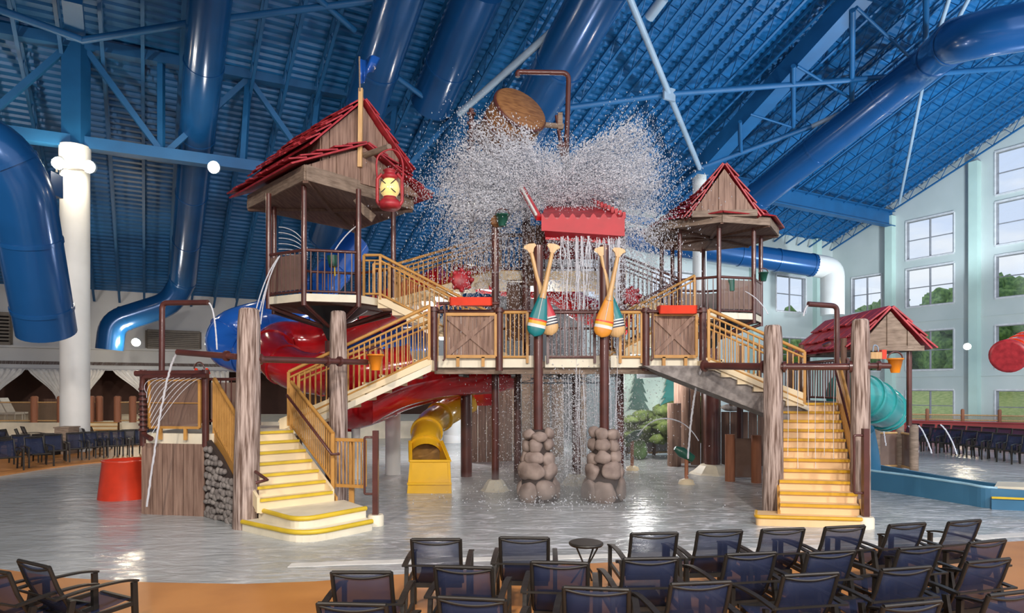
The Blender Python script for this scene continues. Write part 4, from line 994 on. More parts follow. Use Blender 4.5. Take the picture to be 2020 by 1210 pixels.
# octagon platforms
def octa(c, R_, a0): return [Vector((c[0]+R_*math.cos(R(a0+45*k)), c[1]+R_*math.sin(R(a0+45*k)), 0)) for k in range(8)]
def tower(name, lb, c, R_, a0, zf, zroof, open_edges, posts, screens=(), plb=''):
    t_ = thing(name, lb, 'tower', (c[0], c[1], zf-.25)); oc = octa(c, R_, a0)
    MB().prism([p+up*(zf-.16) for p in oc], up*.16).build('floor_slab', 'plankd', t_)
    for k in range(8):
        a, b = oc[k], oc[(k+1) % 8]; mb = MB(); mb.bar(a+up*(zf-.06), b+up*(zf-.06), .06, .18); mb.build('edge_band', 'cream2', t_)
        if k not in open_edges: railing(t_, [a+up*zf, b+up*zf], 1.05, 'pipe', sp=.15, screen='screen' if k in screens else None)
    for k in range(8):
        MB().tube([oc[k]+up*(zf-.2), oc[k]*.15+Vector((c[0], c[1], 0))*.85+up*(zf-.62)], .05, 6).build('under_brace', 'pipe', t_)
    MB().lathe((c[0], c[1], zf-1.0), [(.12, 0), (.35, .5), (.9, .84)], 12).build('under_hub', 'dark', t_)
    for k in posts:
        p = oc[k]; MB().lathe((p.x, p.y, zf-.25), [(.065, 0), (.065, zroof-zf+.25)], 12).build('tower_post', 'pipe', t_)
    return t_, oc
tl, ocl = tower('lookout_tower', 'left lookout tower with octagonal platform under the cabin roof', (-4.62, 17.0), 1.62, 261.5, 4.67, ZS, (1,), (0, 1, 2, 4, 6, 7), screens=(7,))
MB().lathe((-4.62, 17.0, 0), [(.2, 0), (.2, 3.7)], 14).build('tower_mast', 'pipe', tl)
# flights at the left tower
t = stairs('tower_stairs', 'cream stairs with golden railings falling right from the left tower platform', (-3.25+3.15, 17.15), (-1, 0), (0, -1), 1.1, 9, (4.67-3.10)/9, .35, 3.10, loc=(-1.6, 16.6, 3.1), nose='cream', sides=(None, None))
for y_ in (16.02, 17.15):
    railing(t, [Vector((-.35, y_, 3.2)), Vector((-3.2, y_, 4.69)), Vector((-3.6, y_, 4.69))], 1.03, 'gold', sp=.115, mid=True)
t = stairs('upper_stairs', 'cream stairs rising right behind the left tower toward the centre tower', (-3.35, 18.0), (1, 0), (0, 1), 1.1, 8, (5.67-4.67)/8, .38, 4.67, loc=(-2, 18.5, 4.67), nose='cream', sides=('gold', 'gold'), railh=1.05)
railing(t, [Vector((-.35, 18.0, 5.6)), Vector((.6, 18.0, 5.6))], 1.05, 'gold', sp=.13)
# right small tower
CR = (6.12, 20.3)
tr_, ocr = tower('lookout_tower', 'right lookout tower with brown screened railing under the small gable roof', CR, 1.48, 262, 4.62, 7.15, (5, 6), (0, 1, 2, 4, 5, 6, 7), screens=(0, 1, 2, 3, 4))
MB().lathe((CR[0], CR[1], 0), [(.22, 0), (.22, 3.7)], 14).build('tower_mast', 'pipe', tr_)
t = thing('gable_roof', 'small octagonal red roof with plank gable on the right tower', 'roof', (CR[0], CR[1], 7.1))
oc = octa(CR, 1.98, 262-0); ap = Vector((CR[0]-.05, CR[1]-.2, 8.72))
MB().prism([p+up*7.12 for p in oc], up*.05).build('soffit', 'soffit', t)
for k in range(8):
    a, b = oc[k], oc[(k+1) % 8]; MB().bar(a+up*7.22, b+up*7.22, .06, .24).build('fascia', 'plankg', t)
    MB().bar(Vector((CR[0], CR[1], 7.09)), a+up*7.09, .08, .06).build('rafter', 'plankd', t)
    mb = MB(); c0 = (a+b)/2; n = 7; nrm = (b-a).cross(ap-(a+up*7.3)).normalized(); nrm = nrm if nrm.z > 0 else -nrm
    for i in range(n):
        f0 = i/n; f1 = min(1, (i+1.2)/n)
        p = [lerp(a*1.08-Vector((CR[0], CR[1], 0))*.08+up*7.3, ap, f0), lerp(b*1.08-Vector((CR[0], CR[1], 0))*.08+up*7.3, ap, f0), lerp(b+up*7.3, ap, f1), lerp(a+up*7.3, ap, f1)]
        mb.prism([p[0]+nrm*.04, p[1]+nrm*.04, p[2], p[3]], nrm*.03)
    mb.build('roof_slope', 'redroof', t)
gm = (CR[0]-.18, CR[1]-1.82); gable_roof(t, gm, (0.03, 1), .88, 1.8, 7.42, 8.74, over=.10); gable_wall(t, gm, (0.03, 1), .80, 7.32, 7.5, 8.62, w=.16)
MB().bar(Vector((gm[0]-.92, gm[1]-.08, 7.34)), Vector((gm[0]+.9, gm[1]-.08, 7.38)), .10, .18).build('fascia', 'plankg', t)
# right flights
p_top = Vector((X1+.05, 14.62, DZ)); 
t = stairs('link_stairs', 'cream stairs with golden railings falling right from the main deck behind the log post', (6.35, 14.35+1.25), (-1, 0), (0, -1), 1.25, 6, (DZ-2.16)/6, .355, 2.16, loc=(5.3, 15, 2.16), nose='cream', sides=(None, None))
for y_ in (14.32, 15.62): railing(t, [Vector((X1+.05, y_, DZ+.02)), Vector((6.35, y_, 2.2))], 1.08, 'gold', sp=.12, mid=True, z0=.02)
MB().prism([Vector((X1-1.35, 14.42, DZ-.12)), Vector((X1, 14.42, DZ-.12)), Vector((6.5, 14.42, 2.05)), Vector((6.5, 14.42, 1.55))], (0, .9, 0)).build('concrete_soffit', 'stonew', t)
MB().prism([Vector((X1, 14.36, DZ-.14)), Vector((6.45, 14.36, 2.0)), Vector((6.45, 14.36, 2.10)), Vector((X1, 14.36, DZ-.02))], (0, .07, 0)).build('stringer', 'cream2', t)
t = stairs('tower_stairs', 'cream stairs climbing right from the main deck toward the right tower', (2.6, 18.0), (1, .25), (-.25, 1), 1.0, 8, (4.62-3.10)/8, .33, 3.10, loc=(3.8, 18.6, 3.1), nose='cream', sides=('gold', 'pipe'), railh=1.05)
t = stairs('upper_stairs', 'brown railed stairs falling right from the centre tower into the spray', (5.0, 19.8), (-1, -.1), (-.1, 1), 1.0, 7, (5.6-4.62)/7, .33, 4.62, loc=(4, 20, 4.6), nose='cream', sides=('pipe', 'pipe'), railh=1.05)

# ---- right stairs and landing
q0 = Vector((4.88, 12.0, 0)); dn = Vector((.36, .933, 0)).normalized(); ev = Vector((.985, -.17, 0)).normalized()
ZR = 2.16
st = thing('wide_stairs', 'straight cream stairs with yellow nosings between the two right log posts', 'stairs', q0+ev*.7)
for k in range(12):
    z = .18*(k+1); run = .275
    if k == 0: a, b = q0-ev*.42-dn*.15, q0+ev*1.38-dn*.1
    else: a = q0+dn*run*(k-.4); b = a+ev*lerp(1.38, 1.25, k/11)
    depth = dn*(run*(.95+.5)) if k == 0 else dn*run*1.05
    if k == 0:
        pl = [a, b, b+dn*.5, a+dn*.55]; c_ = rc(a, a+dn*.55, b, .12); pl = [a+dn*.55]+c_+[b, b+dn*.5]
        MB().prism([p for p in pl], up*z).build('base_step', 'creamo', st); MB().tube([p+up*(z-.02) for p in pl[:-1]], .035, 8).build('nosing', 'yelo', st)
    else:
        MB().prism([p+up*(z-.25 if z > .3 else 0) for p in (a, b, b+depth, a+depth)], up*(.25 if z > .3 else z)).build('step', 'creamo', st)
        MB().bar(a+up*(z-.02)-dn*.01, b+up*(z-.02)-dn*.01, .07, .05).build('nosing', 'yelo', st)
s_end = q0+dn*.275*11.6
for off, top in ((-.04, 0), (1.40, 0)):
    a = q0+ev*off+dn*.1; b = s_end+ev*(off if off < 0 else 1.29)
    MB().prism([a, b, b+up*(ZR+.02), a+up*.2], ev*.05).build('side_wall', 'tan' if off > 0 else 'gold', st)
    railing(st, [a+dn*.7+up*.6, b+up*ZR], 1.0, 'gold', sp=.1)
    h0 = a+dn*.9-ev*(.0 if off > 0 else -.08)+up*1.35; h1 = b+up*(ZR+.8)-ev*(.08 if off > 0 else -.08)
    MB().tube([h0-up*.0+ev*(.08 if off > 0 else -.1), h0, h1], .028, 8).build('handrail', 'pipe', st)
t = thing('upper_landing', 'landing at the head of the wide stairs with timber posts and a shower', 'platform', (6.9, 16, ZR-.2))
MB().prism([F(5.75, 15.15)+up*(ZR-.18), F(7.25, 14.9)+up*(ZR-.18), F(7.9, 15.2)+up*(ZR-.18), F(8.0, 18.8)+up*(ZR-.18), F(6.2, 18.8)+up*(ZR-.18)], up*.18).build('deck_slab', 'plankg', t)
for x, y in ((6.3, 18.2), (6.9, 18.4), (7.5, 18.4), (7.9, 18.0), (7.8, 15.5), (7.9, 18.7)):
    MB().lathe((x, y, ZR), [(.07, 0), (.07, 1.5)], 10).build('timber_post', 'plankd', t)
railing(t, [F(7.85, 15.4)+up*ZR, F(7.9, 18.7)+up*ZR, F(6.3, 18.7)+up*ZR], 1.0, 'pipe', sp=.14)
for x, y in ((6.4, 18.5), (7.8, 18.5), (7.75, 15.6)): MB().lathe((x, y, 0), [(.09, 0), (.09, ZR-.18)], 10).build('leg', 'pipe', t)
t = thing('hut_roof', 'small red shingled gable roof on posts above the right landing', 'roof', (8.85, 17, 3.3))
gm = (8.84, 15.45); gable_roof(t, gm, (.05, 1), .78, 3.3, 3.52, 4.36, over=.12); gable_wall(t, gm, (.05, 1), .70, 3.42, 3.48, 4.28, m='plankg', w=.15)
mb = MB(); mb.prism([F(8.1, 15.5)+up*3.36, F(9.55, 15.5)+up*3.36, F(9.75, 18.8)+up*3.36, F(8.3, 18.8)+up*3.36], up*.06); mb.build('soffit', 'plankd', t)
for x, y in ((8.15, 15.6), (9.4, 15.6), (8.35, 18.6), (9.6, 18.6)): MB().lathe((x, y, 1.6), [(.06, 0), (.06, 3.38-1.6)], 10).build('hut_post', 'pipe', t)
MB().bar(F(8.05, 15.4)+up*3.42, F(9.62, 15.4)+up*3.42, .06, .12).build('fascia', 'plankg', t)
# retaining boards below the right side
t = thing('plank_wall', 'dark brown plank wall under the right stairs soffit', 'wall', (5.9, 21.2, 0))
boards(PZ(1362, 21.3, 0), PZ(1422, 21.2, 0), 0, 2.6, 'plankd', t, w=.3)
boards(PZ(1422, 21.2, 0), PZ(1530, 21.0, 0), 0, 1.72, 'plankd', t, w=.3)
tag(MB().blob(PZ(1442, 21.05, 1.86), (.32, .2, .12), sub=2).build('rock_ledge', 'stonew'), 'small pale ledge of rock on the dark plank wall', 'ledge')
# main pipes with log posts
def pipe(pts, r, name, lb, flanges=(), m='pipe', cat='pipe', group=None):
    t_ = thing(name, lb, cat, min((Vector(p) for p in pts), key=lambda p: p.z), group); MB().tube(bent(pts, .12), r, 12).build('run', m, t_)
    for f in flanges:
        a, b = Vector(pts[0]), Vector(pts[-1]); p = lerp(a, b, f); dd = (b-a).normalized(); MB().lathe(p-dd*.025, [(r*1.7, 0), (r*1.7, .05)], 14, axis=dd).build('flange', m, t_)
    return t_
pipe([P(508, 709, 11.8), P(724, 715, 13.7)], .06, 'cross_pipe', 'brown pipe running from the tall left log post through the second log post', (.02, .6, .72))
pipe([P(465, 704, 11.6), P(350, 695, 12.0)], .055, 'spout_pipe', 'brown half pipe spout pointing left from the tall log post', (.15,))
pipe([P(1390, 722, 14.2), P(1510, 724, 13.05)], .075, 'cross_pipe', 'thick brown pipe from the deck end to the left of the right log posts', (.0, .98))
pipe([P(1540, 724, 12.8), P(1690, 724, 12.35)], .065, 'cross_pipe', 'brown pipe above the wide stairs between the two right log posts', (.05, .92))
pipe([P(1705, 722, 12.3), P(1762, 722, 12.2)], .055, 'cross_pipe', 'short brown pipe carrying the orange bucket on the right', (.1, .5))
pipe([P(722, 715, 13.7), P(752, 715, 13.65)], .035, 'cross_pipe', 'thin golden pipe end holding the left orange bucket', (), m='gold')
pipe([P(319, 745, 13.2), P(320, 598, 13.2), P(410, 597, 13.0)], .055, 'shower_pipe', 'tall brown shower pipe bent right over the plank platform')
pipe([P(1651, 722, 14.0), P(1651, 604, 14.0), P(1594, 600, 13.9)], .055, 'shower_pipe', 'brown shower pipe bent left above the wide stairs', (.35,))
t = thing('spray_arch', 'brown ribbed spray pipe curling round the front corner of the plank platform', 'pipe', P(290, 860, 12.8))
MB().tube(bent([P(408, 742, 12.7), P(283, 744, 12.9), P(280, 760, 12.9), P(282, 858, 12.9), P(298, 866, 12.7)], .25), .05, 10).build('run', 'pipe', t)
for k in range(9): MB().lathe(P(282, 768+k*10, 12.85), [(.08, -.02), (.08, .02)], 10).build('collar', 'pipe', t)
# handrail pole beside the front stairs
def polerail(px, d, ztop, side, lb, base=True):
    x = xx(px, d); t_ = thing('grab_pole', lb, 'pole', (x, d, 0), 'brown grab poles')
    MB().bar((x, d, 0), (x, d, ztop), .10, .10).build('pole', 'pipe', t_)
    MB().tube(bent([(x, d, ztop-.12), (x+side*.2, d, ztop-.12), (x+side*.2, d, ztop-1.15), (x, d, ztop-1.15)], .03), .022, 8).build('grab_bar', 'pipe', t_)
    MB().lathe((x, d, 0), [(.15, 0), (.15, .17), (.13, .2)], 16).build('footing', 'cream2', t_)
polerail(741, 11.95, CH-(850-HZ)/FPX*11.95, -1, 'brown grab pole with cream footing right of the front stairs')
polerail(1707, 11.75, CH-(846-HZ)/FPX*11.75, -1, 'brown grab pole with cream footing right of the wide stairs')
# small golden gate by the front stairs
t = thing('gate', 'small golden slatted gate beside the second log post', 'gate', P(690, 950, 12.4)-Vector((0, 0, 0)))
a, b = PZ(656, 12.7, .7), PZ(720, 12.5, .7)
mb = MB()
za, zb_ = 1.50, .62
mb.bar(Vector((a.x, a.y, za)), Vector((b.x, b.y, za)), .06, .06); mb.bar(Vector((a.x, a.y, zb_)), Vector((b.x, b.y, zb_)), .06, .06)
mb.bar(Vector((a.x, a.y, za)), Vector((a.x, a.y, zb_)), .06, .06); mb.bar(Vector((b.x, b.y, za)), Vector((b.x, b.y, zb_)), .06, .06); mb.bar(Vector((lerp(a.x, b.x, .55), a.y, za)), Vector((lerp(a.x, b.x, .55), a.y, 0)), .10, .06)
mb.build('gate_frame', 'gold', t); mb = MB()
for k in range(1, 9): q = lerp(a, b, k/9); mb.bar(Vector((q.x, q.y, za)), Vector((q.x, q.y, zb_)), .022, .022)
mb.build('slats', 'gold', t)

# ---- slides
def slide(pts, r, m_, name, lb, open_from=None, k=6, seams=1.3):
    pth = curve(pts, k); t_ = thing(name, lb, 'slide', min(pth, key=lambda p: p.z)-up*r)
    MB().tube(pth, r, 24, caps=True).build('tube', m_, t_)
    acc = 0; nx_ = seams
    for a, b in zip(pth, pth[1:]):
        L = (b-a).length; acc += L
        if acc > nx_: dd = (b-a).normalized(); MB().tube([b-dd*.035, b+dd*.035], r*1.07, 24).build('seam_flange', m_, t_); nx_ += seams
    return t_
slide([P(880, 560, 21), P(760, 610, 21.5), P(640, 668, 21.5), P(555, 672, 21), P(540, 700, 19.8), P(600, 735, 19), P(720, 735, 18.6), P(810, 722, 18.8)], .60, 'red', 'tube_slide', 'big glossy red tube slide curling behind the left tower and stairs')
slide([P(1010, 735, 19.5), P(900, 748, 18.6), P(800, 772, 17.8), P(735, 800, 17.6), P(690, 815, 18.2)], .50, 'red', 'tube_slide', 'red slide section passing below the golden stairs to the left')
# open red flume nearer
t = thing('open_flume', 'open red flume crossing under the deck toward the left', 'slide', P(820, 790, 17))
pth = curve([P(985, 745, 18.4), P(880, 752, 17.4), P(800, 770, 16.8), P(735, 805, 16.6)], 8)
mb = MB(); prof = [(-.5, .35), (-.44, .0), (-.3, -.28), (0, -.38), (.3, -.28), (.44, 0), (.5, .35), (.55, .35), (.49, -.02), (.33, -.34), (0, -.44), (-.33, -.34), (-.49, -.02), (-.55, .35)]
vs = []
for i, p in enumerate(pth):
    d_ = (pth[min(i+1, len(pth)-1)]-pth[max(0, i-1)]).normalized(); s_ = Vector((-d_.y, d_.x, 0)).normalized(); vs += [p+s_*u_+up*w_ for u_, w_ in prof]
n = len(prof); fs = [(i*n+j, i*n+(j+1) % n, (i+1)*n+(j+1) % n, (i+1)*n+j) for i in range(len(pth)-1) for j in range(n)]
mb.add(vs, fs, True); mb.build('flume_shell', 'red', t)
slide([P(700, 480, 26), P(640, 560, 25), P(600, 610, 24), P(520, 628, 23), P(455, 650, 22.6), P(450, 690, 22.2), P(520, 700, 22), P(640, 690, 22), P(760, 680, 22)], .62, 'blue_s', 'tube_slide', 'blue tube slide bulging out behind the red one left of the second log post')
slide([P(690, 700, 22.5), P(760, 660, 22.5), P(850, 650, 22.5)], .7, 'blue_s', 'tube_slide', 'blue slide stretch glimpsed between the golden balusters')
slide([P(1240, 640, 22), P(1150, 610, 22), P(1090, 570, 22), P(1010, 560, 22), P(900, 545, 23)], .45, 'red', 'tube_slide', 'red slide behind the falling water at deck level')
# support of red slides
post((xx(775, 19), 19), 0, 2.3, .22, m='column', label='pale round footing column under the red slides', name='slide_support', group='pale slide supports')
post((xx(702, 18), 18), 0, 1.9, .12, m='column', label='thin pale column beneath the left end of the red slide', name='slide_support', group='pale slide supports')
# yellow slide
t = thing('yellow_slide', 'yellow tube slide ending in a flared trough under the deck', 'slide', P(846, 966, 15.6))
pth = curve([P(925, 790, 19.5), P(880, 815, 19.0), P(848, 838, 18.0), P(840, 868, 17.0), P(840, 900, 16.4)], 6)
MB().tube(pth, .38, 24, caps=False).build('tube', 'yelslide', t)
for i in (8, 15, 21): 
    a = pth[i]; dd = (pth[i+1]-pth[i-1]).normalized(); MB().tube([a-dd*.04, a+dd*.04], .43, 24).build('seam_flange', 'yelslide', t)
MB().lathe(pth[-1]+Vector((0, .10, 0)), [(0, 0), (.37, 0)], 20, axis=(0, -1, .1)).build('bore_shade', mat('yellow slide bore shade', (.42, .20, .02), .4), t)  # flat disc across the tube, its darker yellow paints the shade inside
yb = 15.55; xa_, xb_ = xx(803, yb), xx(891, yb); ym = 16.5; xc, xd = xx(808, ym), xx(872, ym)
zf_ = .0
mb = MB(); mb.prism([(xa_, yb, 0), (xb_, yb, 0), (xb_-.05, yb+.12, .74), (xa_+.05, yb+.12, .74)], (0, .05, 0)); mb.build('trough_front', 'yelslide', t)
mb = MB()
for s_, x0, x1 in ((-1, xa_, xc), (1, xb_, xd)): mb.prism([(x0, yb, 0), (x1, ym, 0), (x1, ym, 1.15), (x0-s_*.05, yb+.1, .76)], (-s_*.06, 0, 0))
mb.prism([(xa_, yb, .2), (xb_, yb, .2), (xd, ym, .35), (xc, ym, .35)], (0, 0, .05))
mb.build('trough_sides', 'yelslide', t)
mb = MB(); mb.tube([(xa_+.05, yb+.12, .75), (xb_-.05, yb+.12, .75)], .035, 8); mb.tube([(xa_+.05, yb+.12, .75), (xc, ym, 1.15)], .035, 8); mb.tube([(xb_-.05, yb+.12, .75), (xd, ym, 1.15)], .035, 8); mb.build('rolled_rim', 'yelslide', t)
# orange-red splash tub left
o = MB().lathe(P(248, 982, 15.0)*1, [(.56, 0), (.47, .82), (.50, .86), (.45, .86), (.45, .8), (0, .8)], 24).build('splash_tub', 'redb'); o.location.z = 0
tag(o, 'bright orange red round tub standing in the water left of the plank platform', 'tub')
# teal slide end and blue flume on the right
slide([P(1660, 770, 16.6), P(1705, 784, 16.8), P(1738, 804, 17.4), P(1748, 812, 18.2)], .54, 'teal', 'tube_slide', 'glossy teal tube slide bend right of the right log post', seams=.6)
slide([P(1690, 850, 16.6), P(1700, 900, 16.8), P(1705, 950, 17.0)], .40, 'bluef', 'tube_slide', 'blue slide drop just right of the brown grab pole', seams=3)
t = thing('splash_flume', 'blue walled run-out flume sweeping right from the teal slide', 'slide', P(1850, 960, 15))
fa = [P(1700, 925, 16.0), P(1800, 938, 15.4), P(1900, 955, 14.5), P(1958, 968, 13.9)]
base = [PZ(1700, 16.3, 0), PZ(1800, 15.2, 0), PZ(1900, 14.1, 0), PZ(1955, 13.6, 0), PZ(2060, 13.3, 0)]
tops = [.46, .45, .44, .42, .40]
pl = curve(base, 6); tz = [lerp(tops[min(int(i/6), 3)], tops[min(int(i/6)+1, 4)], (i/6) % 1) for i in range(len(pl))]
def ribbon(pts, zt, th, name, m_, parent, z0=0):
    mb = MB(); vs = []
    for i, p in enumerate(pts):
        d_ = (pts[min(i+1, len(pts)-1)]-pts[max(0, i-1)]).normalized(); s_ = Vector((-d_.y, d_.x, 0)).normalized()*th
        z_ = zt[i] if isinstance(zt, list) else zt
        vs += [Vector((p.x, p.y, z0)), Vector((p.x, p.y, z_)), Vector((p.x+s_.x, p.y+s_.y, z_)), Vector((p.x+s_.x, p.y+s_.y, z0))]
    fs = [(i*4+j, i*4+(j+1) % 4, (i+1)*4+(j+1) % 4, (i+1)*4+j) for i in range(len(pts)-1) for j in range(4)]
    mb.add(vs, fs, False); mb.add(vs[:4], [(0, 1, 2, 3)]); mb.add(vs[-4:], [(3, 2, 1, 0)]); return mb.build(name, m_, parent)
ribbon(pl, tz, .10, 'near_wall', 'bluef', t)
ribbon([p+Vector((0, -.01, 0)) for p in pl], [z_+.02 for z_ in tz], .13, 'rim', 'teal', t, z0=.0) if False else None
pf = curve([PZ(1722, 17.9, 0), PZ(1830, 15.9, 0), PZ(1950, 14.4, 0), PZ(2070, 13.2, 0)], 6)
ribbon(pf, .42, .1, 'far_wall', 'bluef', t)
mb = MB(); 
for p_, q_ in zip(pl, pl[1:]): pass
rimp = [Vector((p.x, p.y+.03, tz[i]+.01)) for i, p in enumerate(pl[:20])]; MB().tube(rimp, .03, 8).build('rim', mat('pale blue rim', (.35, .60, .75), .3), t)
t2 = thing('exit_step', 'blue and cream exit step at the end of the blue flume', 'step', PZ(2010, 13.6, 0))
MB().prism([PZ(1956, 13.5, 0), PZ(2080, 13.2, 0), PZ(2080, 14.2, 0), PZ(1962, 14.5, 0)], up*.26).build('lower_step', 'bluef', t2); MB().prism([PZ(1962, 13.75, .26), PZ(2080, 13.45, .26), PZ(2080, 14.2, .26), PZ(1968, 14.45, .26)], up*.18).build('upper_step', 'cream2', t2)
mb = MB(); mb.bar(PZ(1956, 13.48, .25), PZ(2080, 13.18, .25), .04, .04); mb.build('nosing', 'yel', t2)
netfence([PZ(1728, 20.2, 0), PZ(1775, 20.4, 0), PZ(1803, 19.6, 0)], 0, 'low rope fence with timber posts behind the blue flume', h=1.1, m='screen', post='plankg', pr=.12)
# red slide entering at the right edge
ts_ = slide([P(2110, 650, 21), P(2050, 672, 20.5), P(2010, 692, 20), P(1990, 702, 19.6)], .44, mat('orange red fibreglass', (.72, .05, .015), .16, nscale=2, coat=.5), 'tube_slide', 'orange red slide end poking in at the right edge of the photo', seams=.5)
e0, e1 = P(2010, 692, 20), P(1990, 702, 19.6); dv = (e1-e0).normalized()
MB().lathe(e1-dv*.02, [(.40, 0), (.50, 0), (.50, .10), (.40, .10)], 28, axis=dv).build('mouth_rim', 'redroof', ts_); MB().lathe(e1+dv*.004, [(0, 0), (.40, 0)], 24, axis=dv).build('bore_shade', 'redroof', ts_)  # flat darker disc over the closed end paints a shaded open mouth

# ---- under-deck background: mural panel with painted pines, green bank, fences
t = thing('mural_panel', 'mint green panel with two painted pine trees seen under the deck', 'mural', P(1290, 815, 26))
MB().prism([P(1225, 826, 26), P(1345, 826, 26), P(1345, 690, 26), P(1225, 690, 26)], (0, .15, 0)).build('board', 'mint', t)
def pine(cx, top, bot, hw, m_):
    mb = MB(); n = 6
    for k in range(n):
        y0 = lerp(top, bot, k/n); y1 = lerp(top, bot, (k+1.35)/n); w0 = hw*(.12+.75*k/n); w1 = hw*(k+1.3)/n
        mb.prism([P(cx-w0*.5, y0, 25.95-.004*k), P(cx+w0*.5, y0, 25.95-.004*k), P(cx+w1, y1+2, 25.95-.004*k), P(cx+w1*.6, y1-2, 25.95-.004*k), P(cx, y1, 25.95-.004*k), P(cx-w1*.6, y1-2, 25.95-.004*k), P(cx-w1, y1+2, 25.95-.004*k)], (0, -.03, 0))
    mb.prism([P(cx-2, bot, 25.95), P(cx+2, bot, 25.95), P(cx+2, bot+16, 25.95), P(cx-2, bot+16, 25.95)], (0, -.02, 0))
    mb.build('painted_pine', m_, t)
pine(1259, 700, 803, 22, 'pinea'); pine(1322, 712, 796, 20, 'pineb')
t = thing('ivy_hill', 'sloping bank of dark artificial greenery behind the right stone pillar', 'greenery', G(1290, 885))
mb = MB(); rs = random.Random(9)
for k in range(110):
    f = rs.random(); px = lerp(1228, 1400, f); top = lerp(832, 775, f) if px < 1370 else 785; py = rs.uniform(top, 868); d_ = rs.uniform(22.5, 24.5)
    p = P(px, py, d_); mb.blob(p, (rs.uniform(.18, .4), rs.uniform(.2, .4), rs.uniform(.12, .26)), seed=rs.random()*80, amp=.35, freq=2.5, sub=2)
mb.build('ivy', 'leaf2', t); tag(t, kind=None)
t['kind'] = 'stuff'
netfence([PZ(1236, 24.3, 0), PZ(1290, 24.5, 0), PZ(1322, 24.8, 0)], 0, 'low slatted fence in front of the green bank', h=.9, m='screen', post='plankd', pr=.07)
tag(MB().blob((xx(1262, 23), 23, .35), (.28, .25, .38), sub=2, amp=.1).build('green_stump', mat('soft green rubber', (.18, .32, .12), .6)), 'soft green rounded stump beside the water cannon', 'stump')
for px, d_, lb in ((1440, 17.6, 'timber bollard left of the dark screen under the right stairs'), (1492, 17.3, 'timber bollard beside the left of the right log posts')):
    post((xx(px, d_), d_), 0, 1.25, .13, m='redpost', label=lb, name='bollard', group='timber bollards', cat='bollard')
tag(MB().prism([PZ(1446, 17.6, .12), PZ(1488, 17.4, .12), PZ(1488, 17.4, 1.15), PZ(1446, 17.6, 1.15)], (0, .03, 0)).build('net_screen', 'screen'), 'brown net stretched between the two timber bollards', 'net')
# trunks behind on the right, dark timber
for px, d_, z1, r_, lb in ((1347, 22, 3.2, .30, 'brown trunk column left of the dark stair soffit'), (1330, 21, 2.0, .22, 'short dark stump column behind the water jets'), (1148, 24, 3.2, .16, 'thin brown trunk behind the waterfall under the deck'), (1100, 24, 3.2, .22, 'grey trunk behind the waterfall near the left pillar'), (985, 24, 3.1, .30, 'pale timber column behind the slim post')):
    post((xx(px, d_), d_), 0, z1, r_, m='plank' if px > 1300 else 'plankg', label=lb, name='trunk_column', group='trunk columns under the deck')
t = thing('plank_wall', 'brown plank wall under the left of the deck', 'wall', (xx(965, 22), 22, 0))
boards(PZ(925, 22, 0), PZ(1010, 22.5, 0), 0, 3.0, 'plank', t, w=.3)
mb = MB(); mb.prism([PZ(925, 21.9, 1.9), PZ(975, 21.9, 1.9), PZ(975, 21.9, 2.9), PZ(925, 21.9, 2.9)], (0, .05, 0)); mb.build('red_board', 'red', t)
t = thing('plank_wall', 'grey wall behind the waterfall under the deck', 'wall', (xx(1080, 25), 25, 0))
boards(PZ(1010, 25, 0), PZ(1085, 25, 0), 0, 3.0, 'plankg', t, w=.35)
# hanging net dome under the deck
t = thing('net_canopy', 'thin net canopy ring hanging under the deck', 'net', P(1110, 765, 18))
for r_, zz in ((1.1, 2.62), (.8, 2.75), (.5, 2.86)):
    cpt = [(xx(1105, 18)+r_*math.cos(a), 18+r_*math.sin(a), zz) for a in [k*math.pi/12 for k in range(24)]]; MB().tube(cpt, .015, 5, closed=True).build('ring', 'steel_pale', t)
for k in range(8):
    a = k*math.pi/4; MB().tube([(xx(1105, 18)+1.1*math.cos(a), 18+1.1*math.sin(a), 2.62), (xx(1105, 18), 18, 2.95)], .01, 5).build('strand', 'steel_pale', t)
# water cannons on the floor
def cannon(px, py, lb, up_dir, ztop=.75):
    g = G(px, py); t_ = thing('water_cannon', lb, 'water cannon', g, 'water cannons on the pool floor')
    MB().lathe(g, [(.05, 0), (.05, ztop)], 10).build('stand', 'redpost', t_); MB().lathe(g, [(.22, 0), (.18, .1), (.06, .14)], 12).build('foot', 'cream', t_)
    a = g+up*ztop; d_ = Vector(up_dir).normalized(); MB().tube([a-d_*.2, a+d_*.15, a+d_*.35], [.10, .14, .06], 12).build('barrel', 'green', t_)
    return a+d_*.35
cannon(1354, 955, 'dark water cannon on a timber stand below the soffit', (-.5, 0, .3))
cannon(1247, 928, 'dark water cannon behind the right stone pillar', (.8, -.1, .5), 1.0)
# red flower toys
for px, py, d_, r_, lb in ((911, 553, 16.3, .27, 'round red spinner toy by the left of the deck stairs'), (1246, 585, 17.5, .24, 'red spinner toy blurred by spray right of the paddles')):
    t_ = thing('spinner', lb, 'spinner', P(px, py, d_)-up*r_, 'round red spinners')
    mb = MB(); mb.lathe(P(px, py, d_), [(0, -.06), (r_*.8, -.06), (r_, 0), (r_*.8, .06), (0, .06)], 10, axis=(.3, -1, .1)); mb.build('wheel', 'redroof', t_)
    mb = MB()
    for k in range(8): a = k*math.pi/4; mb.blob(P(px, py, d_)+Vector((r_*.9*math.cos(a), -.02, r_*.9*math.sin(a))), r_*.28, sub=1, amp=0)
    mb.build('scoops', 'redroof', t_)
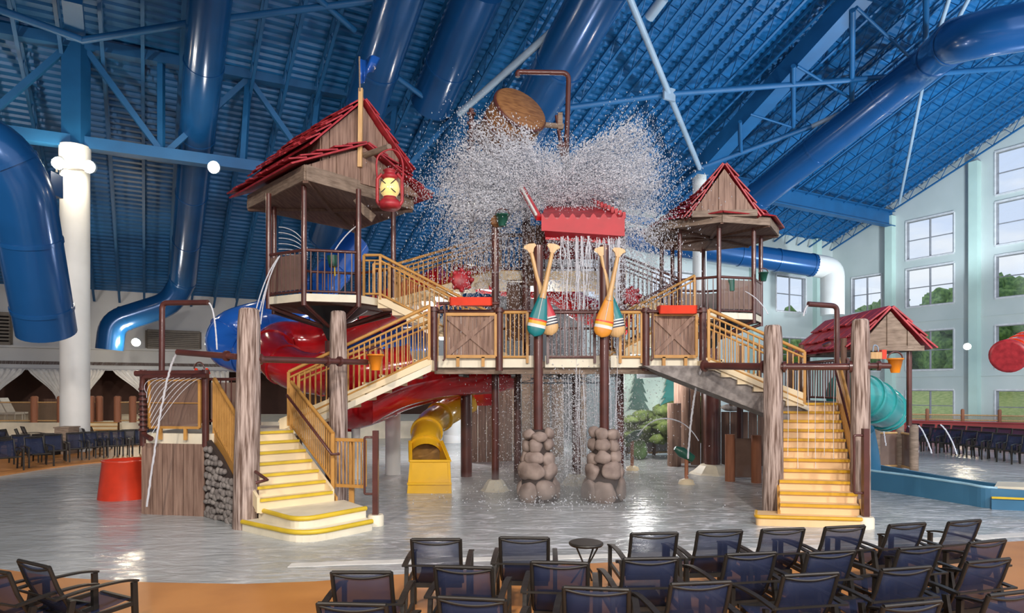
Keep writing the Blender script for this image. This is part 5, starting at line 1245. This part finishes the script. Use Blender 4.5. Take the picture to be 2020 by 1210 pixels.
# interactive wheel and valve gear on tower railings
for px, py, d_, lb in ((655, 505, 16.4, 'green water gun on the left tower platform'), (1440, 553, 19.0, 'green water gun on the right tower railing')):
    t_ = thing('water_gun', lb, 'water gun', P(px, py+20, d_), 'green water guns on the towers')
    MB().tube([P(px, py, d_), P(px+2, py+22, d_)], [.13, .10], 12).build('barrel', 'green', t_); MB().tube([P(px+6, py+40, d_), P(px+4, py+8, d_)], .02, 6).build('handle', 'yel', t_)
# red hanging toys right
t_ = thing('crate_toy', 'small red and tan toy crates on the pipe behind the right log post', 'toy', P(1728, 712, 13))
MB().box(P(1724, 702, 13), (.22, .2, .13)).build('crate', 'tan', t_); MB().box(P(1739, 700, 13), (.09, .2, .18)).build('red_end', 'redb', t_); MB().tube(curve([P(1722, 694, 13), P(1724, 682, 13), P(1731, 684, 13), P(1733, 694, 13)]), .014, 6).build('handle', 'steel_pale', t_)
t_ = thing('bell_toy', 'small red bells with a hoop on the rail of the plank platform', 'toy', P(393, 736, 13))
MB().tube([P(383, 733, 13)+Vector((.10*math.cos(a)+.1, 0, .13*math.sin(a)+.05)) for a in [k*math.pi/8 for k in range(9)]], .014, 6).build('hoop', 'pipe', t_)
for px in (387, 408): MB().lathe(P(px, 738, 13), [(.07, 0), (.05, .06), (.02, .11), (0, .12)], 10).build('bell', 'redb', t_)

# ================================================================== FURNITURE
ORD = 'first second third fourth fifth sixth seventh eighth ninth tenth eleventh'.split()
def make_chair(label, group):
    """sling armchair, origin on the floor, faces +Y"""
    t = thing('patio_chair', label, 'chair', (0, 0, 0), group); w = .50
    def q(o): return o
    # side posts of the back
    for s in (-1, 1):
        x = s*w/2
        MB().tube([(x, .06, .37), (x, -.10, .50), (x, -.20, .70), (x, -.27, .90)], .019, 8).build('back_post', 'cframe', t)
        mb = MB(); xa = s*(w/2+.075); mb.bar((xa, .46, 0), (xa, .44, .60), .038, .05); mb.build('leg', 'cframe', t)
        mb = MB(); mb.bar((xa, -.22, 0), (xa, -.12, .58), .038, .05); mb.build('leg', 'cframe', t)
        mb = MB(); ap_ = curve([(xa, -.27, .625), (xa, .0, .645), (xa, .3, .64), (xa, .47, .61)], 3)
        for p_, q_ in zip(ap_, ap_[1:]): mb.bar(p_, q_+(q_-p_)*.08, .055, .018)
        mb.build('arm', 'cframe', t)
        MB().bar((xa, -.12, .38), (xa, .44, .40), .03, .04).build('side_rail', 'cframe', t)
    mb = MB(); mb.tube([(-w/2, -.27, .90), (w/2, -.27, .90)], .017, 8); mb.tube(curve([(-w/2, -.27, .885), (-w*.25, -.275, .86), (0, -.28, .852), (w*.25, -.275, .86), (w/2, -.27, .885)], 3), .012, 6); mb.build('top_rail', 'cframe', t)
    MB().bar((-w/2, .47, .41), (w/2, .47, .41), .035, .035).build('cross_rail', 'cframe', t); mb = MB(); mb.bar((-w/2, -.02, .36), (w/2, -.02, .36), .04, .05); mb.build('cross_rail', 'cframe', t)
    MB().bar((-w/2-.09, -.265, .628), (w/2+.09, -.265, .628), .02, .016).build('rear_bar', 'cframe', t)
    def sling(pts, name):
        mb = MB(); vs = []; n = 6
        for (y, z) in pts:
            for i in range(n+1):
                f = i/n; sag = .025*math.sin(math.pi*f)
                vs.append(Vector((lerp(-w/2+.012, w/2-.012, f), y-(sag if name == 'back_sling' else 0), z-(sag if name != 'back_sling' else 0))))
        fs = [(j*(n+1)+i, j*(n+1)+i+1, (j+1)*(n+1)+i+1, (j+1)*(n+1)+i) for j in range(len(pts)-1) for i in range(n)]
        mb.add(vs, fs, True); o = mb.build(name, 'sling', t); o.modifiers.new('thick', 'SOLIDIFY').thickness = .004
    sling([(-.01, .385), (-.10, .50), (-.155, .60), (-.20, .70), (-.265, .885)], 'back_sling')
    sling([(-.01, .385), (.15, .385), (.32, .40), (.47, .425)], 'seat_sling')
    return t
master = make_chair('x', 'x'); used = False
def chair(x, y, rz, label, group, z=.035):
    global used
    if not used: o = master; used = True
    else: o = copy_tree(master)
    o.location = (x, y, z); o.rotation_euler = (0, 0, R(rz)); o['label'] = label; o['group'] = group; return o
def chair_px(px, pytop, rz, label, group='navy sling chairs in the front rows'):
    d = (CH-.935)*FPX/(pytop-HZ); x = (px-1010)/FPX*d; r = R(rz)
    chair(x-(.27*math.sin(r))*1, d+.27*math.cos(r), rz, label, group)
rows_c = [
 ('front row', [(860, 1065, 0, 'navy sling chair in the row nearest the water, first from the left'), (1034, 1062, -3, 'navy sling chair just left of the small round table'),
   (1291, 1053, 4, 'navy sling chair nearest the water, first right of the round table'), (1420, 1049, 7, 'navy sling chair nearest the water, second right of the round table'), (1545, 1045, 9, 'navy sling chair below the wide stairs, nearest the water'),
   (1667, 1040, 12, 'navy sling chair in front of the right grab pole, nearest the water'), (1790, 1035, 15, 'navy sling chair nearest the water, second from the right end'), (1903, 1029, 18, 'navy sling chair nearest the water, at the right end of its row')]),
 ('second row', [(713, 1130, 0, 'navy sling chair set apart at the left of the second row'), (914, 1120, -6, 'second row navy chair behind the leftmost front row chair'), (1104, 1111, -6, 'second row navy chair just behind the small round table'),
   (1284, 1103, 4, 'second row navy chair directly behind the first chair right of the table'), (1482, 1093, 10, 'second row navy chair with curved top rail left of centre right group'), (1640, 1090, 12, 'second row navy chair below the right grab pole'),
   (1815, 1081, 15, 'second row navy chair behind the chair second from the right end'), (1948, 1069, 18, 'second row navy chair at its right end')]),
 ('third row', [(930, 1182, -8, 'navy chair cut by the bottom edge below the leftmost front chairs'), (1176, 1162, -8, 'navy chair at the bottom edge below the round table'), (1383, 1151, 8, 'third row navy chair whose left arm sticks out, bottom centre right'),
   (1600, 1134, 10, 'third row navy chair with a pale patch seen through its back'), (1788, 1122, 13, 'third row navy chair left of the bottom right corner group'), (1950, 1107, 16, 'third row navy chair near the right edge')]),
 ('last row', [(694, 1193, -4, 'navy chair top peeking in at the bottom edge, leftmost of the group'), (1800, 1192, 14, 'navy chair top rail at the bottom edge near the right corner'), (2000, 1170, 16, 'navy chair in the very bottom right corner')])]
for rn, lst in rows_c:
    for px, py, rz, lb in lst: chair_px(px, py, rz, lb)
chair_px(66, 1113, -28, 'single navy sling chair turned right at the bottom left', 'navy sling chairs at the bottom left')
chair_px(-22, 1126, -20, 'navy sling chair half cut by the left edge of the photo', 'navy sling chairs at the bottom left')
# small round side table
d = (CH-.56)*FPX/(1072-HZ); x = (1156-1010)/FPX*d
t = thing('side_table', 'small round dark side table between the front row chairs', 'table', (x, d, .035))
MB().lathe((x, d, .535), [(.205, 0), (.215, .012), (.215, .03), (.20, .04)], 28).build('tabletop', 'cframe', t)
for k in range(4):
    a = R(45+90*k); MB().tube([(x+.18*math.cos(a), d+.18*math.sin(a), .53), (x+.03*math.cos(a), d+.03*math.sin(a), .28), (x+.2*math.cos(a+.3), d+.2*math.sin(a+.3), .035)], .012, 6).build('leg', 'cframe', t)
# far left chairs
far = [(12, 930, -130), (45, 915, -132), (72, 922, -128), (108, 914, -135), (150, 909, -140), (178, 906, -138), (207, 903, -142), (232, 902, -145), (258, 899, -140), (281, 898, -148), (305, 896, -145)]
for i, (px, py, rz) in enumerate(far):
    g = G(px, py); chair(g.x, g.y, rz, '%s navy chair from the left in the far row along the curved deck edge' % ORD[i], 'far navy chairs along the left deck edge')
for i, (px, d_, rz) in enumerate(((20, 24.5, -80), (48, 25.0, -60), (60, 26.5, -40), (-10, 24.0, 60), (180, 25.2, -50), (188, 26.4, -30))):
    p = PZ(px, d_, 0); chair(p.x, p.y, rz, ['navy chair at the near left of the far dark table', 'navy chair at the right end of the far dark table', 'navy chair behind the far dark table', 'navy chair cut by the photo edge beyond the dark table', 'navy chair right of the white column, tucked in front of the cream steps', 'rearmost navy chair just right of the white column'][i], 'navy chairs behind the far left row')
t = thing('dining_table', 'dark rectangular table among the far left chairs', 'table', PZ(38, 23.6, .035)); p = PZ(38, 23.6, .72)
MB().box(p, (1.3, .8, .05)).build('tabletop', 'cframe', t)
for a, b in ((-.58, -.33), (.58, -.33), (.58, .33), (-.58, .33)): MB().box((p.x+a, p.y+b, .365), (.05, .05, .66)).build('leg', 'cframe', t)
# terrace chairs (white loungers)
for px, d_ in ((10, 33), (30, 34)):
    p = PZ(px, d_, .85); t_ = thing('white_lounger', 'white lounger on the terrace behind the rope net, %s' % ('at the photo edge' if px == 10 else 'second from the photo edge'), 'lounger', p)
    MB().prism([p+Vector((-.5, 0, .3)), p+Vector((.5, 0, .3)), p+Vector((.5, .6, .3)), p+Vector((-.5, .6, .3))], up*.08).build('seat', 'whitep', t_); MB().prism([p+Vector((-.5, 0, .35)), p+Vector((-.9, 0, 1.1)), p+Vector((-.9, .6, 1.1)), p+Vector((-.5, .6, .35))], (.07, 0, .02)).build('back', 'whitep', t_)
    for a in (-.45, .45):
        for b in (.05, .55): MB().box(p+Vector((a, b, .15)), (.04, .04, .3)).build('leg', 'whitep', t_)
# far right loungers, two rows
for i in range(9):
    f = i/8; px = lerp(1795, 2035, f); d_ = lerp(29.0, 24.6, f); p = PZ(px, d_, 0)
    chair(p.x, p.y, 118, '%s navy chair from the left in the rear row below the red wall' % ORD[i], 'rear row of navy chairs below the red wall', z=0)
for i in range(8):
    f = i/7; px = lerp(1815, 2030, f); d_ = lerp(26.4, 21.4, f); p = PZ(px, d_, 0)
    chair(p.x, p.y, 125, '%s navy chair from the left in the nearer row at the right water edge' % ORD[i], 'nearer row of navy chairs on the right', z=0)

# ================================================================== WATER IN THE AIR
def stream(pts, r, label, name='water_jet', k=8, group='arching water jets', jit=.0):
    pth = curve(pts, k); rs = random.Random(len(pth)+int(abs(pth[0].x)*100))
    rr = [r*(.85+.3*rs.random()) for _ in pth]; pth = [p+Vector((rs.uniform(-jit, jit)*.4, 0, 0)) for p in pth]
    o = MB().tube(pth, rr, 6).build(name, 'foam'); return tag(o, label, 'water jet', group)
def arc(px0, py0, px1, py1, px2, py2, d0, d1, n=8):                # ballistic curve through three photo points between two depths
    o = []
    for i in range(n+1):
        t = i/n; px = (1-t)**2*px0+2*t*(1-t)*px1+t*t*px2; py = (1-t)**2*py0+2*t*(1-t)*py1+t*t*py2; o.append(P(px, py, lerp(d0, d1, t)))
    return o
stream(arc(412, 598, 424, 605, 428, 690, 13, 13), .016, 'thin water stream falling from the tall left shower pipe')
stream(arc(350, 697, 325, 720, 290, 1000, 12, 12.4), .02, 'long white stream falling from the left spout past the platform', jit=.02)
for i in range(9):
    x0 = 302+i*11; stream(arc(x0+8, 746, x0-26, 752, 288-i*.5+i*2, 775+i*10, 12.7, 12.2), .005, '%s fine water arc from the left springing off the ribbed spray pipe' % ORD[i], group='fine arcs from the spray arch')
for i, (a, b, c_, d_, e_, f_) in enumerate(((552, 505, 525, 535, 505, 612), (552, 505, 530, 540, 512, 615), (548, 508, 522, 560, 514, 640))):
    stream(arc(a, b, c_, d_, e_, f_, 15.8, 15.0), .014, ['outermost', 'middle', 'innermost and lowest'][i]+' thin stream spilling from the left tower platform', group='streams spilling from the left tower')
for i in range(6):
    stream(arc(550, 448+i*11, 590, 450+i*10, 607, 492+i*4, 16.2, 15.8), .010, '%s thin arc from the top squirting between the left tower posts' % ORD[i], group='arcs between the left tower posts')
stream(arc(706, 444, 680, 462, 660, 495, 15.9, 15.6), .014, 'single water line from the tower post down to the green water gun')
stream(arc(1384, 728, 1366, 770, 1357, 905, 14.3, 15.5), .022, 'white stream from the right deck end down to the dark cannon', jit=.015)
stream(arc(1258, 860, 1290, 812, 1340, 832, 18.5, 17.5), .018, 'low arc leaping from the cannon behind the right pillar')
stream(arc(1340, 832, 1362, 842, 1378, 870, 17.5, 17), .014, 'broken tail of the low arc under the soffit')
stream(arc(1470, 575, 1500, 590, 1515, 620, 18.6, 18.2), .012, 'thin stream along the right tower corner')
stream(arc(1594, 603, 1588, 606, 1585, 624, 13.9, 13.9), .015, 'short trickle from the right shower pipe')
for i, px in enumerate((1553, 1575, 1593, 1610, 1625, 1646)):
    stream([P(px, 728, 12.7), P(px+(-1)**i*2, 830, 13.2), P(px+(-1)**i, 930 if i % 2 else 900, 13.0)], .006, '%s thin falling stream from the left in front of the wide stairs' % ORD[i], group='curtain of thin streams over the wide stairs')
for i, a in enumerate(((1790, 838, 1800, 845, 1812, 893), (1812, 840, 1824, 850, 1838, 895), (1855, 838, 1872, 850, 1888, 897), (1725, 770, 1740, 830, 1748, 880))):
    stream(arc(*a, 20.5, 20.0), .02, ['slanting jet left of the pair before the far right chairs', 'slanting jet right of the close pair before the far chairs', 'slanting jet farthest right, before the far right chairs', 'slanting jet falling in front of the teal tube slide'][i], group='slanting jets on the right', jit=.02)

# the dump of water: droplets and sheets, one loose mass nobody could count
rs = random.Random(21)
def drops(mb, p, r):
    # small stretched octahedron
    a = Vector((rs.uniform(-1, 1), rs.uniform(-.6, .6), rs.uniform(-1, 1))).normalized(); b = a.cross(Vector((.3, 1, .2))).normalized(); c_ = a.cross(b)
    s_ = r*rs.uniform(1, 2.2); vs = [p+a*s_, p-a*s_, p+b*r, p-b*r, p+c_*r, p-c_*r]
    mb.add(vs, [(0, 2, 4), (0, 4, 3), (0, 3, 5), (0, 5, 2), (1, 4, 2), (1, 3, 4), (1, 5, 3), (1, 2, 5)], True)
def splash(mb, cx, cy, d, sx, sy, sd, n, r0, r1, shape='g', edge=None):
    for _ in range(n):
        if shape == 'g': px, py = rs.gauss(cx, sx), rs.gauss(cy, sy)
        else:
            a = rs.uniform(0, 6.283); q = rs.random()**.5; px, py = cx+sx*q*math.cos(a), cy+sy*q*math.sin(a)
        drops(mb, P(px, py, d+rs.gauss(0, sd)), rs.uniform(r0, r1))
mb = MB()
def sdrop(mb, p, r, ax, k):                                         # drop stretched along its flight
    a = ax.normalized(); b = a.cross(Vector((.3, 1, .2))).normalized(); c_ = a.cross(b); q = a*(r*k)
    vs = [p+q, p-q, p+b*r, p-b*r, p+c_*r, p-c_*r]
    mb.add(vs, [(0, 2, 4), (0, 4, 3), (0, 3, 5), (0, 5, 2), (1, 4, 2), (1, 3, 4), (1, 5, 3), (1, 2, 5)], True)
EXT = [(-40, 190), (-10, 215), (0, 205), (20, 228), (35, 240), (47, 245), (56, 175), (66, 120), (80, 105), (95, 125), (108, 190), (120, 225), (132, 245), (145, 225), (160, 225), (175, 215), (190, 205), (220, 190)]
def ext(a):
    for (a0, e0), (a1, e1) in zip(EXT, EXT[1:]):
        if a0 <= a <= a1: return lerp(e0, e1, (a-a0)/(a1-a0))
    return 180
cx0, cy0, dd0 = 1085, 400, 16.3
for _ in range(1500):                                              # jets of drops thrown out from the impact
    a = rs.choice([rs.uniform(-35, 215), rs.uniform(10, 62), rs.uniform(105, 190)]); L_ = ext(a)*rs.uniform(.55, 1.04); sp = rs.gauss(0, .55); m_ = rs.randint(14, 30)
    for _k in range(m_):
        f = rs.random()**.6; rr = L_*f; aa = R(a+rs.gauss(0, 1.6)); drp = 26*f*f
        px = cx0+rr*math.cos(aa)+rs.gauss(0, 2); py = cy0-rr*math.sin(aa)+drp*.4+rs.gauss(0, 2)
        if (px-1034)**2/50**2+(py-205)**2/42**2 < 1 and rs.random() < .75: continue
        sdrop(mb, P(px, py, dd0+sp*f*1.2+rs.gauss(0, .12)), rs.uniform(.006, .017)*(1.25 if f > .8 else 1), Vector((math.cos(aa), sp*.3, math.sin(aa)+rs.uniform(-.5, .2))), rs.uniform(1, 2.6))
for cx_, cy_, sx_, sy_, n_ in ((1085, 352, 92, 32, 30000), (1070, 375, 100, 26, 12000), (950, 430, 50, 65, 9000), (1250, 430, 40, 60, 6500), (930, 350, 34, 60, 5000), (1250, 310, 30, 42, 4500), (1000, 270, 22, 26, 600), (985, 520, 75, 95, 6000), (1255, 520, 45, 70, 3000)):
    for _ in range(n_):
        px, py = rs.gauss(cx_, sx_), rs.gauss(cy_, sy_)
        if (px-1034)**2/48**2+(py-205)**2/40**2 < 1 and rs.random() < .8: continue
        sdrop(mb, P(px, py, 16.5+rs.gauss(0, .4)), rs.uniform(.005, .013), Vector((rs.uniform(-.3, .3), 0, -1)), rs.uniform(1, 3.2))
tag(mb.build('water_burst', 'foam'), 'great burst of white droplets below the tipped barrel', 'splash', kind='stuff')
# sheets running off the red roof
mb = MB()
for k in range(60):
    px = rs.choice([rs.uniform(1085, 1222), rs.gauss(1150, 22), rs.uniform(1190, 1224)]); y0 = 466; y1 = rs.uniform(500, 720) if rs.random() < .75 else 940
    r_ = rs.uniform(.004, .022); pts = []; q = rs.uniform(-3, 3); ph = rs.uniform(0, 6)
    dd = rs.uniform(14.9, 15.2)
    for i in range(9):
        f = i/8; pts.append(P(px+q*f*3+2.4*math.sin(ph+i*1.3), lerp(y0, y1, f), dd))
    mb.tube(curve(pts, 3), [r_*(1-.75*i/24)*rs.uniform(.5, 1.4) for i in range(25)], 5)
for _ in range(8000):
    px = rs.uniform(1080, 1235); py = 470+rs.random()**1.4*480; drops(mb, P(px, py, 15.1+rs.uniform(-.2, .5)), rs.uniform(.005, .017))
tag(mb.build('roof_waterfall', 'foam'), 'streaks and drops of water falling off the red scalloped roof', 'waterfall', kind='stuff')
mb = MB()
for _ in range(9000):
    px = rs.gauss(1135, 75); py = rs.uniform(735, 975); drops(mb, P(px, py, rs.uniform(14.7, 18)), rs.uniform(.004, .012))
for _ in range(900):
    px = rs.gauss(1120, 120); g = G(px, rs.uniform(955, 1010)); drops(mb, g+up*abs(rs.gauss(0, .12)), rs.uniform(.006, .016))
tag(mb.build('falling_rain', 'foam'), 'fine rain of drops under the deck and on the pool floor', 'splash', kind='stuff')
# mist: soft scattering volume
def mist(name, c_, rad, dens, label, nsc=1.3, amp=.3, seed=1, thr=(.30, .62)):
    m = bpy.data.materials.new(name); m.use_nodes = True; t = m.node_tree; t.nodes.clear(); N = t.nodes.new; L = t.links.new
    tcn = N('ShaderNodeTexCoord'); nz = N('ShaderNodeTexNoise'); nz.inputs['Scale'].default_value = nsc; nz.inputs['Detail'].default_value = 4; L(tcn.outputs['Object'], nz.inputs[0])
    mp_ = N('ShaderNodeMapping'); mp_.inputs['Scale'].default_value = (1/rad[0], 1/rad[1], 1/rad[2]); L(tcn.outputs['Object'], mp_.inputs[0])
    ln = N('ShaderNodeVectorMath'); ln.operation = 'LENGTH'; L(mp_.outputs[0], ln.inputs[0])
    fo = N('ShaderNodeMapRange'); fo.inputs[1].default_value = 1.0; fo.inputs[2].default_value = .25; fo.inputs[3].default_value = 0; fo.inputs[4].default_value = 1; L(ln.outputs['Value'], fo.inputs[0])
    rr = N('ShaderNodeMapRange'); rr.inputs[1].default_value = thr[0]; rr.inputs[2].default_value = thr[1]; L(nz.outputs[0], rr.inputs[0])
    mu = N('ShaderNodeMath'); mu.operation = 'MULTIPLY'; L(fo.outputs[0], mu.inputs[0]); L(rr.outputs[0], mu.inputs[1])
    m2_ = N('ShaderNodeMath'); m2_.operation = 'MULTIPLY'; m2_.inputs[1].default_value = dens; L(mu.outputs[0], m2_.inputs[0])
    vs_ = N('ShaderNodeVolumeScatter'); vs_.inputs[0].default_value = (.97, .97, .99, 1); vs_.inputs['Anisotropy'].default_value = .2; L(m2_.outputs[0], vs_.inputs['Density'])
    o_ = N('ShaderNodeOutputMaterial'); L(vs_.outputs[0], o_.inputs['Volume'])
    mb = MB(); mb.blob(c_, rad, sub=3, amp=0); o = mb.build(name.replace(' ', '_'), m, origin=c_); return tag(o, label, 'mist', kind='stuff')
#mist('burst mist', P(1078, 352, 16.4), (2.3, 1.1, 1.1), 1.6, 'dense white mist at the heart of the water burst')
#mist('side mist', P(940, 400, 16.9), (1.2, .9, 2.0), 1.6, 'thin mist hanging left of the red splash roof')
#mist('side mist', P(1255, 410, 16.9), (1.1, .8, 1.7), 1.4, 'thin mist drifting right of the red splash roof')
mist('fall mist', P(1120, 860, 17.0), (3.2, 1.7, 1.9), .25, 'pale haze of fine water around the stone pillars', nsc=.9)
mist('floor mist', Vector((1.3, 14.6, .25)), (3.8, 2.2, .42), .7, 'low mist hugging the pool floor at the pillar feet', nsc=1.2)
